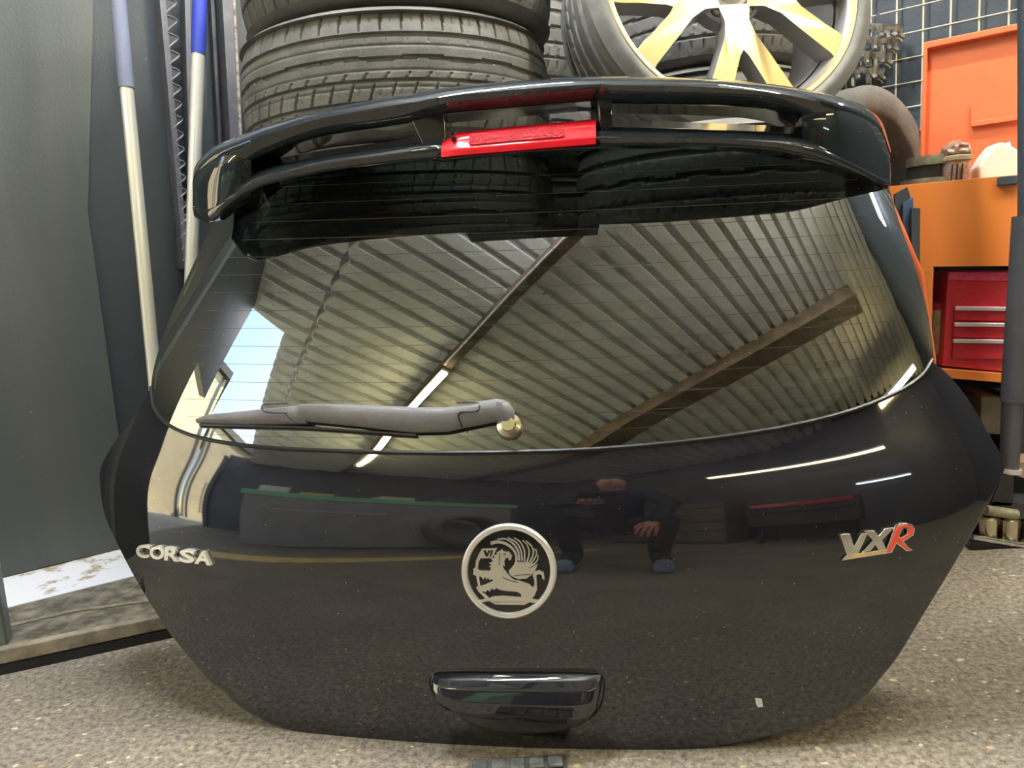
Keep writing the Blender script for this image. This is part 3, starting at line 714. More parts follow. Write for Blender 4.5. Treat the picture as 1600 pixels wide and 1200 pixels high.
ribbon(np.stack([x_, yc], 1), np.interp(x_, [748, 790, 798, 806], [16, 19, 18, 8]), np.interp(x_, [748, 775, 798, 806], [20, 16, 18, 8]), np.interp(x_, [748, 806], [.0115, .010]), np.interp(x_, [748, 790, 806], [.014, .020, .010]), 'wiper_head', M_trim, arm)
x_ = np.linspace(313, 486, 60)
yc = np.interp(x_, [313, 400, 486], [659, 656, 649])
ribbon(np.stack([x_, yc], 1), np.interp(x_, [313, 330, 400, 486], [3, 8, 12, 13]), np.interp(x_, [313, 330, 400, 486], [4, 6, 10, 16]), np.interp(x_, [313, 486], [.006, .0115]), np.interp(x_, [313, 330, 486], [.005, .010, .0125]), 'wiper_blade_cover', M_trim, arm)
x_ = np.linspace(318, 652, 50); yc = np.interp(x_, [318, 480, 652], [667, 671, 683])
ribbon(np.stack([x_, yc], 1), np.full(50, 4.), np.full(50, 2.2), np.full(50, .0012), np.full(50, .0095), 'wiper_blade', M_rubber, arm)
c0 = hits(np.array([[797, 667]]))[0]; n0 = snorm(c0[None])[0]
mb = MB(); mb.lathe([(.0, .020), (.010, .020), (.0115, .014), (.018, .011), (.0205, .006), (.0205, -.002)], c0, n0, 32); mb.build('wiper_pivot', M_brass, arm, smooth=True)
for l in ([(424, 640), (424, 645), (432, 651), (463, 652)], [(424, 640), (430, 638.5), (463, 637)], [(457, 651), (466, 660), (477, 667)], [(719, 636), (750, 636), (755, 642), (750, 650), (726, 651)], [(726, 651), (722, 657), (727, 673)]):
    c = catmull(l, 14); q = hits(c); mb = MB(); mb.tube(list(q + snorm(q) * np.interp(c[:, 1], [636, 640, 652, 660, 674], [.024, .0262, .0268, .0245, .018])[:, None]), .0009, 5)
    mb.build('wiper_seam', M_rubber, arm)

# ================================================================== tyres
def tyre_mesh(name, R, w, rb, mat, npitch=54, detail=True):
    """axis along local z; tread pattern modelled; returns mesh"""
    K = 14 if detail else 6; nu = npitch * K
    tw = w * .80 / 2
    vt = np.linspace(-1, 1, 75 if detail else 39)
    side = [(-.93, .985), (-1.0, .955), (-1.07, .90), (-1.10, .84), (-1.06, .78), (-.98, .74), (-.93, .725)]
    v = []; prof_n = len(vt) + 2 * len(side) + 4
    for iu in range(nu):
        a = 2 * math.pi * iu / nu; ph = iu / K; fr = ph % 1
        ring = []
        for sx, sr in reversed(side): ring.append((R * sr if sr > .74 else R * sr, sx * w / 2 * .93))
        ring.insert(0, (rb, -w / 2 * .80)); ring.insert(0, (rb - .004, -w / 2 * .70))
        for t in vt:
            z = t * tw * 1.06; r = R - .010 * abs(t) ** 4 * 1.2 - .003 * t * t; d = 0
            wob = .02 * math.sin(ph * 2 * math.pi / 4)
            for c, hw in ((.60, .035), (.18 + wob, .036), (-.20, .034), (-.58, .034)):
                if abs(t - c) < hw: d = .0065
            def cut(lo, hi, off, slant, wd, dp):
                if lo < t < hi:
                    q = (fr - off - slant * (t - lo)) % 1
                    return dp if q < wd else 0
                return 0
            d = max(d, cut(.66, 1.01, 0, .25, .10, .005), cut(.72, .97, .5, .25, .05, .0018), cut(.40, .565, .2, .6, .06, .002), cut(-.17, -.06, .1, 2.0, .10, .003),
                    cut(-.55, -.235, .3, 1.0, .10, .0045), cut(-.5, -.3, .78, 1.0, .05, .0018), cut(-1.01, -.63, .15, .5, .10, .0048), cut(-.95, -.7, .65, .5, .05, .0018))
            if abs(t - .40) < .012 or abs(t + .03) < .010 or abs(t + .33) < .009: d = max(d, .0016)
            ring.append((r - d, z))
        for sx, sr in side: ring.append((R * sr, -sx * w / 2 * .93))
        ring += [(rb, w / 2 * .80), (rb - .004, w / 2 * .70)]
        ca, sa = math.cos(a), math.sin(a)
        v += [(r * ca, r * sa, z) for r, z in ring]
    k = len(ring); f = []
    for i in range(nu):
        j = (i + 1) % nu
        for q in range(k): f.append((i * k + q, j * k + q, j * k + (q + 1) % k, i * k + (q + 1) % k))
    me = bpy.data.meshes.new(name); me.from_pydata(v, [], f); me.materials.append(mat)
    me.polygons.foreach_set('use_smooth', [True] * len(f)); me.update(); me.set_sharp_from_angle(angle=math.radians(42)); return me
TR, TWD = .33, .232
ty_me = tyre_mesh('tyre', TR, TWD, .232, M_tyre)
ty_lo = tyre_mesh('tyre_plain', .29, TWD, .21, M_tyre, npitch=60, detail=False)
def tyre(me, loc, rot, label, group):
    o = bpy.data.objects.new('tyre', me); C.objects.link(o); o.location = tuple(map(float, loc)); o.rotation_euler = rot
    return tag(o, label, 'tyre', group)
d = ray(620, 110); YC = 1.752
sx0 = d[0] / d[1] * YC
names = ['tyre on the floor at the foot of the stack behind the window', 'second tyre up in the stack behind the window', 'third tyre up in the stack behind the window, seen dimly through the glass',
         'fourth tyre up, seen through the slot of the spoiler', 'wide black tyre with clean tread, topmost of those fully shown above the spoiler', 'tyre at the top edge of the photo, on top of the stack above the spoiler']
for k in range(6):
    jx, jy = [(0.02, .0), (-.02, .01), (.01, .015), (.0, .01), (0, 0), (.015, .01)][k]
    tyre(ty_me, (sx0 + jx, YC + jy, TWD / 2 + .003 + k * TWD * 1.026), (0, math.radians(180 if k == 3 else 0), 1.1 * k), names[k], 'tyres stacked behind the left half of the tailgate')
S2 = (.455, 1.675)
for k in range(4):
    tyre(ty_lo, (S2[0] + .004 * math.sin(k * 2), S2[1] + .003 * math.cos(k * 3), TWD / 2 + .003 + k * TWD * 1.026), (0, 0, k * 1.7), ['tyre on the floor under the alloy wheel stack', 'second tyre from the floor under the alloy wheel', 'third tyre up below the alloy wheel, dim behind the glass', 'tyre directly under the standing alloy wheel'][k], 'tyres stacked behind the right half of the tailgate')
S3 = (0.02, 2.36)
for k in range(6):
    tyre(ty_lo, (S3[0] + .003 * math.sin(k * 2.4), S3[1], TWD / 2 + .003 + k * TWD * 1.026), (0, 0, k * 1.3), ['tyre on the floor in the far corner stack', 'second tyre up in the far corner stack', 'third tyre up in the far corner stack', 'fourth tyre up in the far corner stack', 'tyre seen through the left spokes of the alloy wheel', 'upper tyre seen through the left spokes of the alloy wheel'][k], 'tyres stacked in the far corner')
S4 = (.605, 2.275)
for k in range(6):
    tyre(ty_lo, (S4[0] - .003 * math.sin(k * 1.4), S4[1] - .35 * 0, TWD / 2 + .003 + k * TWD * 1.026), (0, 0, k * .8), ['tyre on the floor in the stack by the right wall', 'second tyre up in the stack by the right wall', 'third tyre up in the stack by the right wall', 'fourth tyre up in the stack by the right wall', 'tyre seen through the lower spokes of the alloy wheel', 'upper tyre seen through the right spokes of the alloy wheel'][k], 'tyres stacked by the right wall')

# ================================================================== alloy wheel standing on the stack
WC = atY(1143, -26, 1.60)
WN = np.array([.17, -.96, .22]); WN /= np.linalg.norm(WN)
WHEEL = empty('alloy_wheel', WC, 'silver alloy wheel with painted-in yellow light, Y-shaped spokes and dusty tyre standing above the spoiler', 'wheel')
Mw = np.array([np.cross(UP, WN), np.zeros(3), WN]); Mw[0] /= np.linalg.norm(Mw[0]); Mw[1] = np.cross(WN, Mw[0])
def wp(x, y, z): return WC + Mw[0] * x + Mw[1] * y + WN * z    # wheel frame: x right, y up, z out
RW, wW = .308, .215
wt = tyre_mesh('wheel_tyre', RW, wW, .262, M_tyre2, npitch=50, detail=False)
# flatten to low profile: sidewall from rim .26 to .30
o = bpy.data.objects.new('tyre_tread', wt); link(o, WHEEL)
for vtx in wt.vertices:
    r = math.hypot(vtx.co.x, vtx.co.y)
    if r < RW * .95:
        f_ = (RW * .95 - r) / (RW * .95 - RW * .725) if r > RW * .7 else 1
        f_ = min(f_, 1); nr_ = RW * .95 - f_ * (RW * .95 - .262)
        s_ = nr_ / max(r, 1e-6); vtx.co.x *= s_; vtx.co.y *= s_
mwm = Matrix([[Mw[0][i], Mw[1][i], WN[i]] for i in range(3)]).to_4x4(); o.rotation_euler = mwm.to_euler(); o.location = tuple(WN * (-wW / 2 * .86)) 
rim = MB()
rim.lathe([(.268, -.005), (.270, .004), (.266, .010), (.260, .010), (.254, .004), (.250, -.006), (.243, -.03), (.238, -.08), (.232, -.14), (.245, -.18), (.262, -.19), (.262, -.195), (.240, -.19), (.226, -.14), (.232, -.08), (.240, -.03)], WC, WN, 96)
rim.build('rim', M_alloy2, WHEEL, smooth=True)
lip = MB(); lip.lathe([(.2525, .004), (.257, .0115), (.265, .0125), (.2705, .008), (.2705, .002), (.262, .004)], WC, WN, 96, closed=True); lip.build('rim_lip', M_alloy_lit, WHEEL, smooth=True)
def spoke(ang):
    ca, sa = math.cos(ang), math.sin(ang)
    def rot(x, y): return (x * ca - y * sa, x * sa + y * ca)
    # outline in the spoke frame: x outwards, y across
    s18 = math.radians(17)
    tipc = (.256 * math.cos(s18), .256 * math.sin(s18))
    half = [(.040, .034), (.075, .0235), (.115, .026), (.150, .040), (.190, .054), (.225, .062), (.243, .056), (.256 * math.cos(math.radians(12)) * .99, .256 * math.sin(math.radians(12)) * .99), (tipc[0], tipc[1]), (.254 * math.cos(math.radians(22)), .254 * math.sin(math.radians(22)))]
    outer_ = [(.040, .034), (.075, .026), (.110, .034), (.150, .055), (.190, .075), (.225, .092), (.242, .105)]
    end = [(.252 * math.cos(math.radians(a)), .252 * math.sin(math.radians(a))) for a in (23, 19, 15, 11.5)]
    inner_ = [(.230, .042), (.205, .033), (.175, .020), (.150, .009), (.138, 0)]
    poly = outer_ + end + inner_ + [(x, -y) for x, y in reversed(inner_[:-1])] + [(x, -y) for x, y in reversed(end)] + [(x, -y) for x, y in reversed(outer_)]
    def zf(x, y): return .000 + .004 * math.hypot(x, y) / .25 - .012 * max(0, (.12 - math.hypot(x, y)) / .12)
    fr_ = []; bk = []
    for x, y in poly:
        X, Y_ = rot(x, y); fr_.append(wp(X, Y_, zf(x, y))); bk.append(wp(X * .99, Y_ * .99, zf(x, y) - .045))
    n = len(poly); mb = MB(); tris = tessellate_polygon([[Vector((x, y, 0)) for x, y in poly]])
    mb.add(fr_ + bk, [tuple(t) for t in tris] + [tuple(i + n for i in t[::-1]) for t in tris] + [(i, (i + 1) % n, (i + 1) % n + n, i + n) for i in range(n)])
    o = mb.build('spoke', M_alloy_lit, WHEEL, bevel=.0035, seg=3)
    o.data.materials.append(M_alloy2)
    for p in o.data.polygons:
        if len(p.vertices) == 4: p.material_index = 1
for k in range(5): spoke(math.radians(-90 + 3 + 72 * k))
hb = MB(); hb.lathe([(.0, -.004), (.030, -.004), (.033, -.010), (.036, -.012), (.066, -.013), (.074, -.02), (.076, -.05), (.0, -.05)], WC, WN, 64); hub = hb.build('hub', M_alloy2, WHEEL, smooth=True)
for k in range(5):
    a = math.radians(-90 + 3 + 36 + 72 * k); mb = MB(); mb.lathe([(.0, -.018), (.009, -.018), (.0092, -.010), (.0135, -.0105), (.0145, -.014)], wp(.056 * math.cos(a), .056 * math.sin(a), 0), WN, 20); mb.build('bolt_hole', M_dark, WHEEL, smooth=True)
mb = MB(); mb.box(wp(0, .0, -.07), .0001, .0001, .0001)
bd_ = MB(); bd_.lathe([(.03, -.055), (.15, -.06), (.15, -.075), (.03, -.075)], WC, WN, 48, closed=True)
# crumpled cream packaging on the far tyres
def crumple(name, c, r, mat, label, cat, sc3=(1, 1, 1), seed=1, amp=.3):
    rnd = random.Random(seed); bm = bmesh.new(); bmesh.ops.create_icosphere(bm, subdivisions=3, radius=1)
    for v in bm.verts:
        k = 1 + rnd.uniform(-amp, amp) * .5; v.co = Vector((v.co.x * sc3[0], v.co.y * sc3[1], v.co.z * sc3[2])) * r * k
    me = bpy.data.meshes.new(name); bm.to_mesh(me); bm.free(); me.materials.append(mat)
    o = bpy.data.objects.new(name, me); C.objects.link(o); o.location = tuple(map(float, c)); return tag(o, label, cat)

# standing tyre at the right, seen edge-on, on two lying tyres
q = atY(1334, 300, 2.02)
st = tyre(ty_lo, (q[0], q[1], q[2]), (0, 0, 0), 'narrow-looking tyre standing edge-on beside the right tip of the spoiler', 'loose tyres by the tool trolley')
st.rotation_euler = Vector((.52, -.85, .06)).to_track_quat('Z', 'Y').to_euler()
mb = MB(); st.scale = (.88, .88, .64); zq = q[2] - .257
mb.box((q[0] - .01, q[1] + .01, zq / 2), .12, .16, zq); tag(mb.build('support_stand', M_dark, bevel=.006), 'dark support stand hidden under the standing tyre behind the tailgate', 'stand')
for k in range(0):
    tyre(ty_lo, (q[0] + .0, q[1] + .02, TWD / 2 + k * TWD - .0), (0, 0, k), ['tyre on the floor under the standing tyre behind the right of the tailgate', 'tyre lying directly under the standing tyre behind the right of the tailgate'][k], 'loose tyres by the tool trolley')

# ================================================================== left side: ledge, post, poles, irons
SL0 = ground(-60, 1062); SL1 = ground(300, 984); dS = SL1 - SL0; dS /= np.linalg.norm(dS)
SL0 = SL0 - dS * .3; SL1 = SL1 + dS * .25
def wall_pt(p, off=.002):   # project a floor point on the left wall
    t = (p - A0).dot(-DL); return A0 - DL * t + NL * off
led = MB(); lh = .045
front = [SL0.copy(), SL1.copy()]
bk1 = wall_pt(SL1); bk0 = wall_pt(SL0)
led.prism([SL0, SL1, bk1, bk0], (0, 0, lh))
def ledge_mat():
    m, N, L, b = newmat('worn_ledge_concrete'); b.inputs['Roughness'].default_value = .7
    tc = N.new('ShaderNodeTexCoord'); n1 = N.new('ShaderNodeTexNoise'); n1.inputs['Scale'].default_value = 35; n1.inputs['Detail'].default_value = 10; L.new(tc.outputs['Object'], n1.inputs['Vector'])
    r = N.new('ShaderNodeValToRGB'); e = r.color_ramp.elements; e[0].position = .35; e[0].color = (.07, .06, .045, 1); e[1].position = .7; e[1].color = (.28, .25, .19, 1); L.new(n1.outputs['Fac'], r.inputs[0])
    L.new(r.outputs[0], b.inputs['Base Color']); return m
M_ledge = ledge_mat()
structure(led.build('trim_1', M_ledge, bevel=.004))
def strip_mat():
    m, N, L, b = newmat('flaking_white_paint'); b.inputs['Roughness'].default_value = .6
    tc = N.new('ShaderNodeTexCoord'); n1 = N.new('ShaderNodeTexNoise'); n1.inputs['Scale'].default_value = 9; n1.inputs['Detail'].default_value = 12; n1.inputs['Roughness'].default_value = .7; L.new(tc.outputs['Object'], n1.inputs['Vector'])
    r = N.new('ShaderNodeValToRGB'); e = r.color_ramp.elements; e[0].position = .38; e[0].color = (.42, .34, .22, 1); e[1].position = .44; e[1].color = (.88, .88, .93, 1); L.new(n1.outputs['Fac'], r.inputs[0])
    L.new(r.outputs[0], b.inputs['Base Color']); return m
# white painted strip along the wall foot
def zpl(x, y, z=lh): return ground(x, y, z)
e0, e1 = zpl(-60, 925), zpl(300, 835); e2, e3 = zpl(-60, 968), zpl(300, 878)
w0, w1 = wall_pt(e0, .004), wall_pt(e1, .004); w0[2] = w1[2] = lh
mb = MB(); mb.prism([w0, w1, e3, e2], (0, 0, .0015)); structure(mb.build('trim_2', strip_mat()))
# timber sill board on the ledge edge and black base under it
nS = np.array([dS[1], -dS[0], 0])
mb = MB(); mb.box((SL0 + SL1) / 2 + nS * .006 + UP * .034, np.linalg.norm(SL1 - SL0), .02, .030, np.array([dS, nS, UP]))
M_board = pm('dirty_sill_board', (.36, .31, .23), .7, noise=((.12, .1, .08), 16, .38, .66), bump=.5, bscale=60)
structure(mb.build('trim_3', M_board, bevel=.003))
mb = MB(); mb.box((SL0 + SL1) / 2 + nS * .010 + UP * .009, np.linalg.norm(SL1 - SL0), .02, .018, np.array([dS, nS, UP])); structure(mb.build('trim_4', M_rubber))
# thin lip further back on the ledge
mb = MB(); off = -nS * .13
mb.tube([SL0 + off * .5 + UP * (lh + .002), (SL0 + SL1) / 2 + off * .9 + UP * (lh + .002), SL1 + off * .2 + UP * (lh + .002)], .004, 8); structure(mb.build('trim_5', M_board))
# square post at the left edge
pb = ground(8, 1022, .02); pb2 = pb + np.array([0, 0, 2.7])
mb = MB(); mb.box((pb + pb2) / 2 + (-.012, .0, 0), .045, .045, 2.68, np.array([dS, nS, UP])); tag(mb.build('door_post', pm('grey_post_paint', (.11, .13, .125), .45, noise=((.16, .18, .17), 6, .4, .7)), bevel=.004), 'grey painted square steel post at the left edge, standing on the ledge sill', 'post')

def pole(foot, top, rtube, rsl, split_px, mat_s, label, name='pole'):
    foot = np.array(foot); top = np.array(top); d = top - foot; L_ = np.linalg.norm(d); d /= L_
    # fraction where the sleeve begins
    best = min(range(400), key=lambda k: abs(project(foot + d * L_ * k / 400)[1] - split_px)); fs_ = best / 400
    E = empty(name, foot, label, 'pole', 'handled tubes leaning by the left wall')
    mb = MB(); pts_ = [foot + d * L_ * s for s in np.linspace(0, 1, 20)]; mb.tube(pts_, rtube, 20); mb.build('tube', M_tube, E, smooth=True)
    mb = MB(); pts_ = [foot + d * L_ * s for s in np.linspace(fs_, 1.0, 40)]; mb.tube(pts_, rsl, 20); mb.build('grip_sleeve', mat_s, E, smooth=True)
    return E
def project(p):
    q = M.T @ (np.array(p, float) - CAM); return 800 + F * q[0] / -q[2], 600 - F * q[1] / -q[2]
pole(ground(272, 905, lh + .002), atY(170, -150, 1.80), .0145, .0165, 138, M_slv1, 'galvanised tube with faded grey-blue sleeve, left one of two leaning on the wall')
pole(ground(268, 893, lh + .002) + np.array([.0, .06, 0]), atY(317, -150, 1.92), .0150, .0165, 84, M_slv2, 'galvanised tube with bright blue sleeve, right one of two by the left wall')

M_sheen = wall_mat('grey_sheen_paint', (.066, .076, .074), (.10, .10, .088), .42)  # light reflected on the left wall, put in as a paler colour
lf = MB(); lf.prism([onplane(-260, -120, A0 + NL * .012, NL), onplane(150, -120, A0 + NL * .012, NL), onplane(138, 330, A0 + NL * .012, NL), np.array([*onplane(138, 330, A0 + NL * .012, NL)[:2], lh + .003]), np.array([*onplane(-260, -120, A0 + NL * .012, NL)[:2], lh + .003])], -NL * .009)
structure(lf.build('wall_sheen', M_sheen, bevel=.002))  # thin added sheet over the boards, carries the painted sheen
# strip with wavy cut-out, flat irons on the left wall
def LWpx(x, y, off): return onplane(x, y, A0 + NL * off, NL)
def wall_iron(x0t, x1t, x0b, x1b, yb, off, th, name, mat, label=None, cat=None, parent=None, bevel=.001):
    poly = [LWpx(x0t, -60, off), LWpx(x1t, -60, off), LWpx(x1b, yb, off), LWpx(x0b, yb, off)]
    mb = MB(); mb.prism(poly, -NL * th); o = mb.build(name, mat, parent, bevel=bevel)
    if label: tag(o, label, cat)
    return o
wo = LWpx(275, 100, .05)
WS = empty('shutter_guide', A0 - DL * 1.55 + NL * .0, 'black shutter guide rail with wavy cut strip on the left wall, beside the blue-sleeved tube', 'shutter guide')
wall_iron(244, 254, 288, 296, 420, .05, .05, 'flange', M_angle, parent=WS)
wall_iron(287, 296, 300, 306, 420, .045, .04, 'flange', M_angle, parent=WS)
mb = MB()
poly = []
for y in np.arange(-60, 420, 3.0):
    f_ = (y + 60) / 480; xc = 263 + 29 * f_; amp = 9 - 3 * f_
    per = 31 - 11 * f_
    poly.append((xc, y, amp))
ph = 0; pl = []; prev_y = -60
for (xc, y, amp) in poly:
    per = 30 - 12 * (y + 60) / 480; ph += 3.0 / per; fr = ph % 1
    g_ = fr ** .62; w_ = .5 - .5 * math.cos(2 * math.pi * g_)
    pl.append((xc - amp + 2 * amp * w_, y))
Lp = [LWpx(x, y, .048) for x, y in pl]
Lb = [LWpx(262 + 29 * (y + 60) / 480 - 12, y, .048) for x, y in pl]
n = len(pl); v = Lb + Lp + [p - NL * .006 for p in Lb] + [p - NL * .006 for p in Lp]
f = []
for i in range(n - 1): f += [(i, i + 1, n + i + 1, n + i), (2 * n + i, 3 * n + i, 3 * n + i + 1, 2 * n + i + 1), (n + i, n + i + 1, 3 * n + i + 1, 3 * n + i)]
mb.add(v, f); mb.build('wavy_strip', M_dark, WS)
mb = MB(); mb.tube(Lp[::1], .0028, 6); mb.build('wavy_edge', M_angle, WS, smooth=True)
AI = wall_iron(344, 362, 366, 381, 330, .06, .06, 'angle_iron', M_angle, 'grey angle iron with flaking edge standing between the left wall and the tyres', 'angle iron')
mb = MB(); mb.prism([LWpx(361, -60, .062), LWpx(365, -60, .062), LWpx(384, 330, .062), LWpx(380, 330, .062)], -NL * .06); mb.build('flaking_edge', M_rust, None).parent = AI
wall_iron(326, 332, 347, 352, 330, .03, .03, 'flat_iron', M_dark, 'narrow dark flat iron standing left of the grey angle iron', 'flat iron')

# ================================================================== right side
# wire grid on the right wall
def RWpx(x, y, off=.03): return onplane(x, y, A0 + NR * off, NR)
ga = RWpx(1340, 100); gs = .058
mb = MB(); c0 = (RWpx(1400, 100) - A0).dot(DR)
for k in range(-4, 14):
    s_ = c0 + k * .066; p = A0 + DR * s_ + NR * .03; mb.tube([p + UP * .55, p + UP * 2.0], .0026, 8)
for k in range(22):
    z = .56 + k * .066; mb.tube([A0 + DR * (c0 - .27) + NR * .034 + UP * z, A0 + DR * (c0 + .88) + NR * .034 + UP * z], .0018, 8)
tag(mb.build('wire_grid_panel', M_wire, smooth=True), 'cream wire grid panel fixed to the slate-blue right wall behind the orange trolley lid', 'wire grid panel')

# hanging stack of curved clamps
def clamp_stack():
    E = empty('clamp_stack', RWpx(1362, 90, .09), 'hanging stack of four curved metal clamps with prongs beside the alloy wheel', 'hose clamps')
    for k, (x, y, r) in enumerate([(1372, 46, 26), (1362, 66, 27), (1350, 88, 30), (1336, 112, 33)]):
        c = RWpx(x, y, .10); R_ = (r + 9) * 2.05 / F * .95; mb = MB()
        mb.lathe([(R_, -.004), (R_ + .004, -.004), (R_ + .004, .010), (R_, .010)], c, (.15, -.25, 1), 28, a0=0, a1=math.pi * 2, closed=True)
        for a in np.linspace(0, 2 * math.pi, 11)[:-1]:
            p = c + np.array([math.cos(a) * R_, math.sin(a) * R_, -.004]); mb.tube([p, p + (math.cos(a) * -.002, math.sin(a) * -.004, -.022), p + (math.cos(a) * .008, math.sin(a) * .008, -.032)], [.009, .008, .005], 6)
        mb.build('clamp', M_cast, E, smooth=True)
    c = RWpx(1366, 30, .05); mb = MB(); mb.tube([RWpx(1372, 20, .03), RWpx(1366, 60, .10), RWpx(1340, 118, .10)], .004, 8); mb.build('hanging_hook', M_dark, E, smooth=True)
clamp_stack()

TD = np.array([math.cos(math.radians(-12)), math.sin(math.radians(-12)), 0]); TN = np.array([TD[1], -TD[0], 0])
T0 = ray(1440, 350); T0 = CAM + T0 * (1.83 / T0[1]); 
TR_ = empty('tool_trolley', np.array([T0[0] + .12, T0[1] + .1, 0]), 'orange tool trolley with raised lid at the right edge, beside the tailgate', 'tool trolley')
def slab(poly, p0, n_, th, name, mat, parent=None, bevel=.002, label=None, cat=None, group=None, seg=3):
    pts_ = [onplane(x, y, p0, n_) for x, y in poly]; mb = MB(); mb.prism(pts_, -np.array(n_) * th)
    org = None
    if parent is None: org = np.mean(pts_, 0); 
    o = mb.build(name, mat, parent, bevel=bevel, seg=seg, origin=org)
    if label: tag(o, label, cat, group)
    return o
# raised lid
LP = CAM + ray(1500, 150) * (2.02 / ray(1500, 150)[1])
lid = slab([(1447, 72), (1700, 22), (1692, 290), (1438, 300)], LP, NR, .03, 'lid', M_orange, TR_, .004)
slab([(1443, 66), (1700, 14), (1700, 24), (1447, 76)], LP + NR * .022, NR, .024, 'lid_rim', M_orange, TR_, .002)
slab([(1443, 66), (1449, 70), (1441, 300), (1435, 300)], LP + NR * .022, NR, .024, 'lid_rim', M_orange, TR_, .002)
slab([(1516, 163), (1700, 141), (1700, 168), (1516, 191)], LP + NR * .007, NR, .008, 'label_recess', M_orange, TR_, .002)
slab([(1516, 190), (1700, 167), (1700, 172), (1517, 198)], LP + NR * .012, NR, .013, 'label_lip', M_orange, TR_, .001)
# tray front
slab([(1390, 291), (1599, 272), (1720, 262), (1720, 414), (1437, 417), (1437, 330), (1397, 330), (1390, 312)], T0, TN, .012, 'front_panel', M_orange2, TR_, .002)
# tray deck (things stand on it)
dk = [onplane(1392, 293, T0, TN), onplane(1720, 264, T0, TN)]
z0 = min(dk[0][2], dk[1][2]) - .012
mb = MB(); mb.prism([np.array([dk[0][0], dk[0][1] + .012, z0]), np.array([dk[1][0], dk[1][1] + .012, z0]), np.array([dk[1][0], dk[1][1] + .20, z0]) , np.array([dk[0][0] + .22, dk[0][1] + .20, z0])], (0, 0, -.012)); mb.build('tray', M_orange2, TR_)
TOPZ = z0
slab([(1561, 276), (1597, 273), (1596, 286), (1561, 290)], T0 + TN * .012, TN, .014, 'handle', M_slate, TR_, .002)
slab([(1440, 410), (1700, 410), (1690, 600), (1440, 585)], T0 - TN * .235, TN, .01, 'gap_shade_sheet', M_gloss, TR_, .002)  # added black sheet, makes the gap below the tray dark
slab([(1434, 417), (1459, 417), (1455, 560), (1452, 640), (1434, 640)], T0, TN, .03, 'leg', M_orange2, TR_, .002)
mb = MB(); q = onplane(1449, 426, T0 + TN * .004, TN); mb.lathe([(0, .004), (.003, .003), (.004, 0)], q, TN, 14); mb.build('bolt', M_chrome, TR_, smooth=True)
slab([(1440, 573), (1640, 589), (1640, 604), (1440, 588)], T0 + TN * .0 - TN * .02, TN, .20, 'shelf', M_orange2, TR_, .002)
slab([(1690, 417), (1715, 417), (1700, 800), (1680, 800)], T0, TN, .03, 'leg', M_orange2, TR_, .002)
pz = onplane(1445, 600, T0, TN); mb = MB(); mb.box((pz[0], pz[1] + .01, pz[2] / 2), .03, .03, pz[2], np.array([TD, TN, UP])); mb.build('leg', M_orange2, TR_)
# slanted orange bar along the tailgate edge
e_ = [atY(1366, 270, 1.52), atY(1400, 345, 1.52), atY(1436, 430, 1.52), atY(1455, 560, 1.54)]
mb = MB(); mb.tube(e_, .009, 10); q = e_[-1]; mb.tube([q, np.array([q[0] + .02, q[1] + .04, .01])], .009, 10); tag(mb.build('orange_tube', M_orange, smooth=True), 'bent orange tube showing as a thin line along the right edge of the window', 'tube')
# blue and slate metal channels
BP = T0 + TN * .05
for poly, m_, lb in (([(1398, 303), (1418, 292), (1424, 310), (1424, 420), (1404, 420)], M_slate, 'dark slate metal channel, leftmost of three by the orange trolley front'),
                     ([(1411, 318), (1427, 308), (1428, 400), (1424, 440), (1411, 400)], M_bluem, 'blue metal channel, middle of three by the orange trolley front'),
                     ([(1424, 324), (1438, 325), (1437, 440), (1424, 440)], M_slate, 'dark slate metal channel, rightmost of three by the orange trolley front')):
    kk = {'left': 0, 'midd': 1, 'righ': 2}[lb.split(', ')[1][:4]]
    pts_ = [onplane(x, y, BP + TN * .012 * kk, TN) for x, y in poly]
    lo = [np.array([pts_[-1][0], pts_[-1][1], .0]), np.array([pts_[-2][0] if kk else pts_[-2][0], pts_[-2][1], .0])]
    mb = MB(); mb.prism(pts_, -TN * .010)
    b_ = min(p[2] for p in pts_); cx_ = np.mean([p[0] for p in pts_]); cy_ = pts_[0][1]
    mb.box((cx_, cy_ + .006, b_ / 2 + .002), .016, .008, b_, np.array([TD, TN, UP]))
    tag(mb.build('metal_channel', m_, bevel=.001), lb, 'metal channel', 'metal channels by the trolley')
# red tool chest on the shelf
RC = T0 - TN * .03
ch = empty('tool_chest', onplane(1560, 574, RC, TN), 'red metal tool chest with three slim drawers on the orange trolley shelf', 'tool chest')
ch.location = tuple(onplane(1560, 574, RC, TN))
slab([(1481, 424), (1660, 424), (1640, 588), (1472, 572)], RC, TN, .18, 'body', M_red, ch, .003)
slab([(1483, 425), (1660, 425), (1659, 440), (1481, 438)], RC + TN * .004, TN, .01, 'lid_front', M_pink, ch, .002)
for k, (ya, yb, yh) in enumerate(((478, 500, 481), (503, 527, 506), (529, 560, 532))):
    dr = slab([(1492 - k * 1.5, ya), (1655, ya + 2), (1652, yb + 2), (1491 - k * 1.5, yb)], RC + TN * .006, TN, .012, 'drawer', M_red, ch, .0015)
    hd = slab([(1493 - k * 1.5, yh - 2), (1652, yh), (1652, yh + 6), (1493 - k * 1.5, yh + 4)], RC + TN * .014, TN, .010, 'handle', M_alu, None, .0015)
    hd.location = tuple(np.array(hd.location) - wloc(dr)); hd.parent = dr
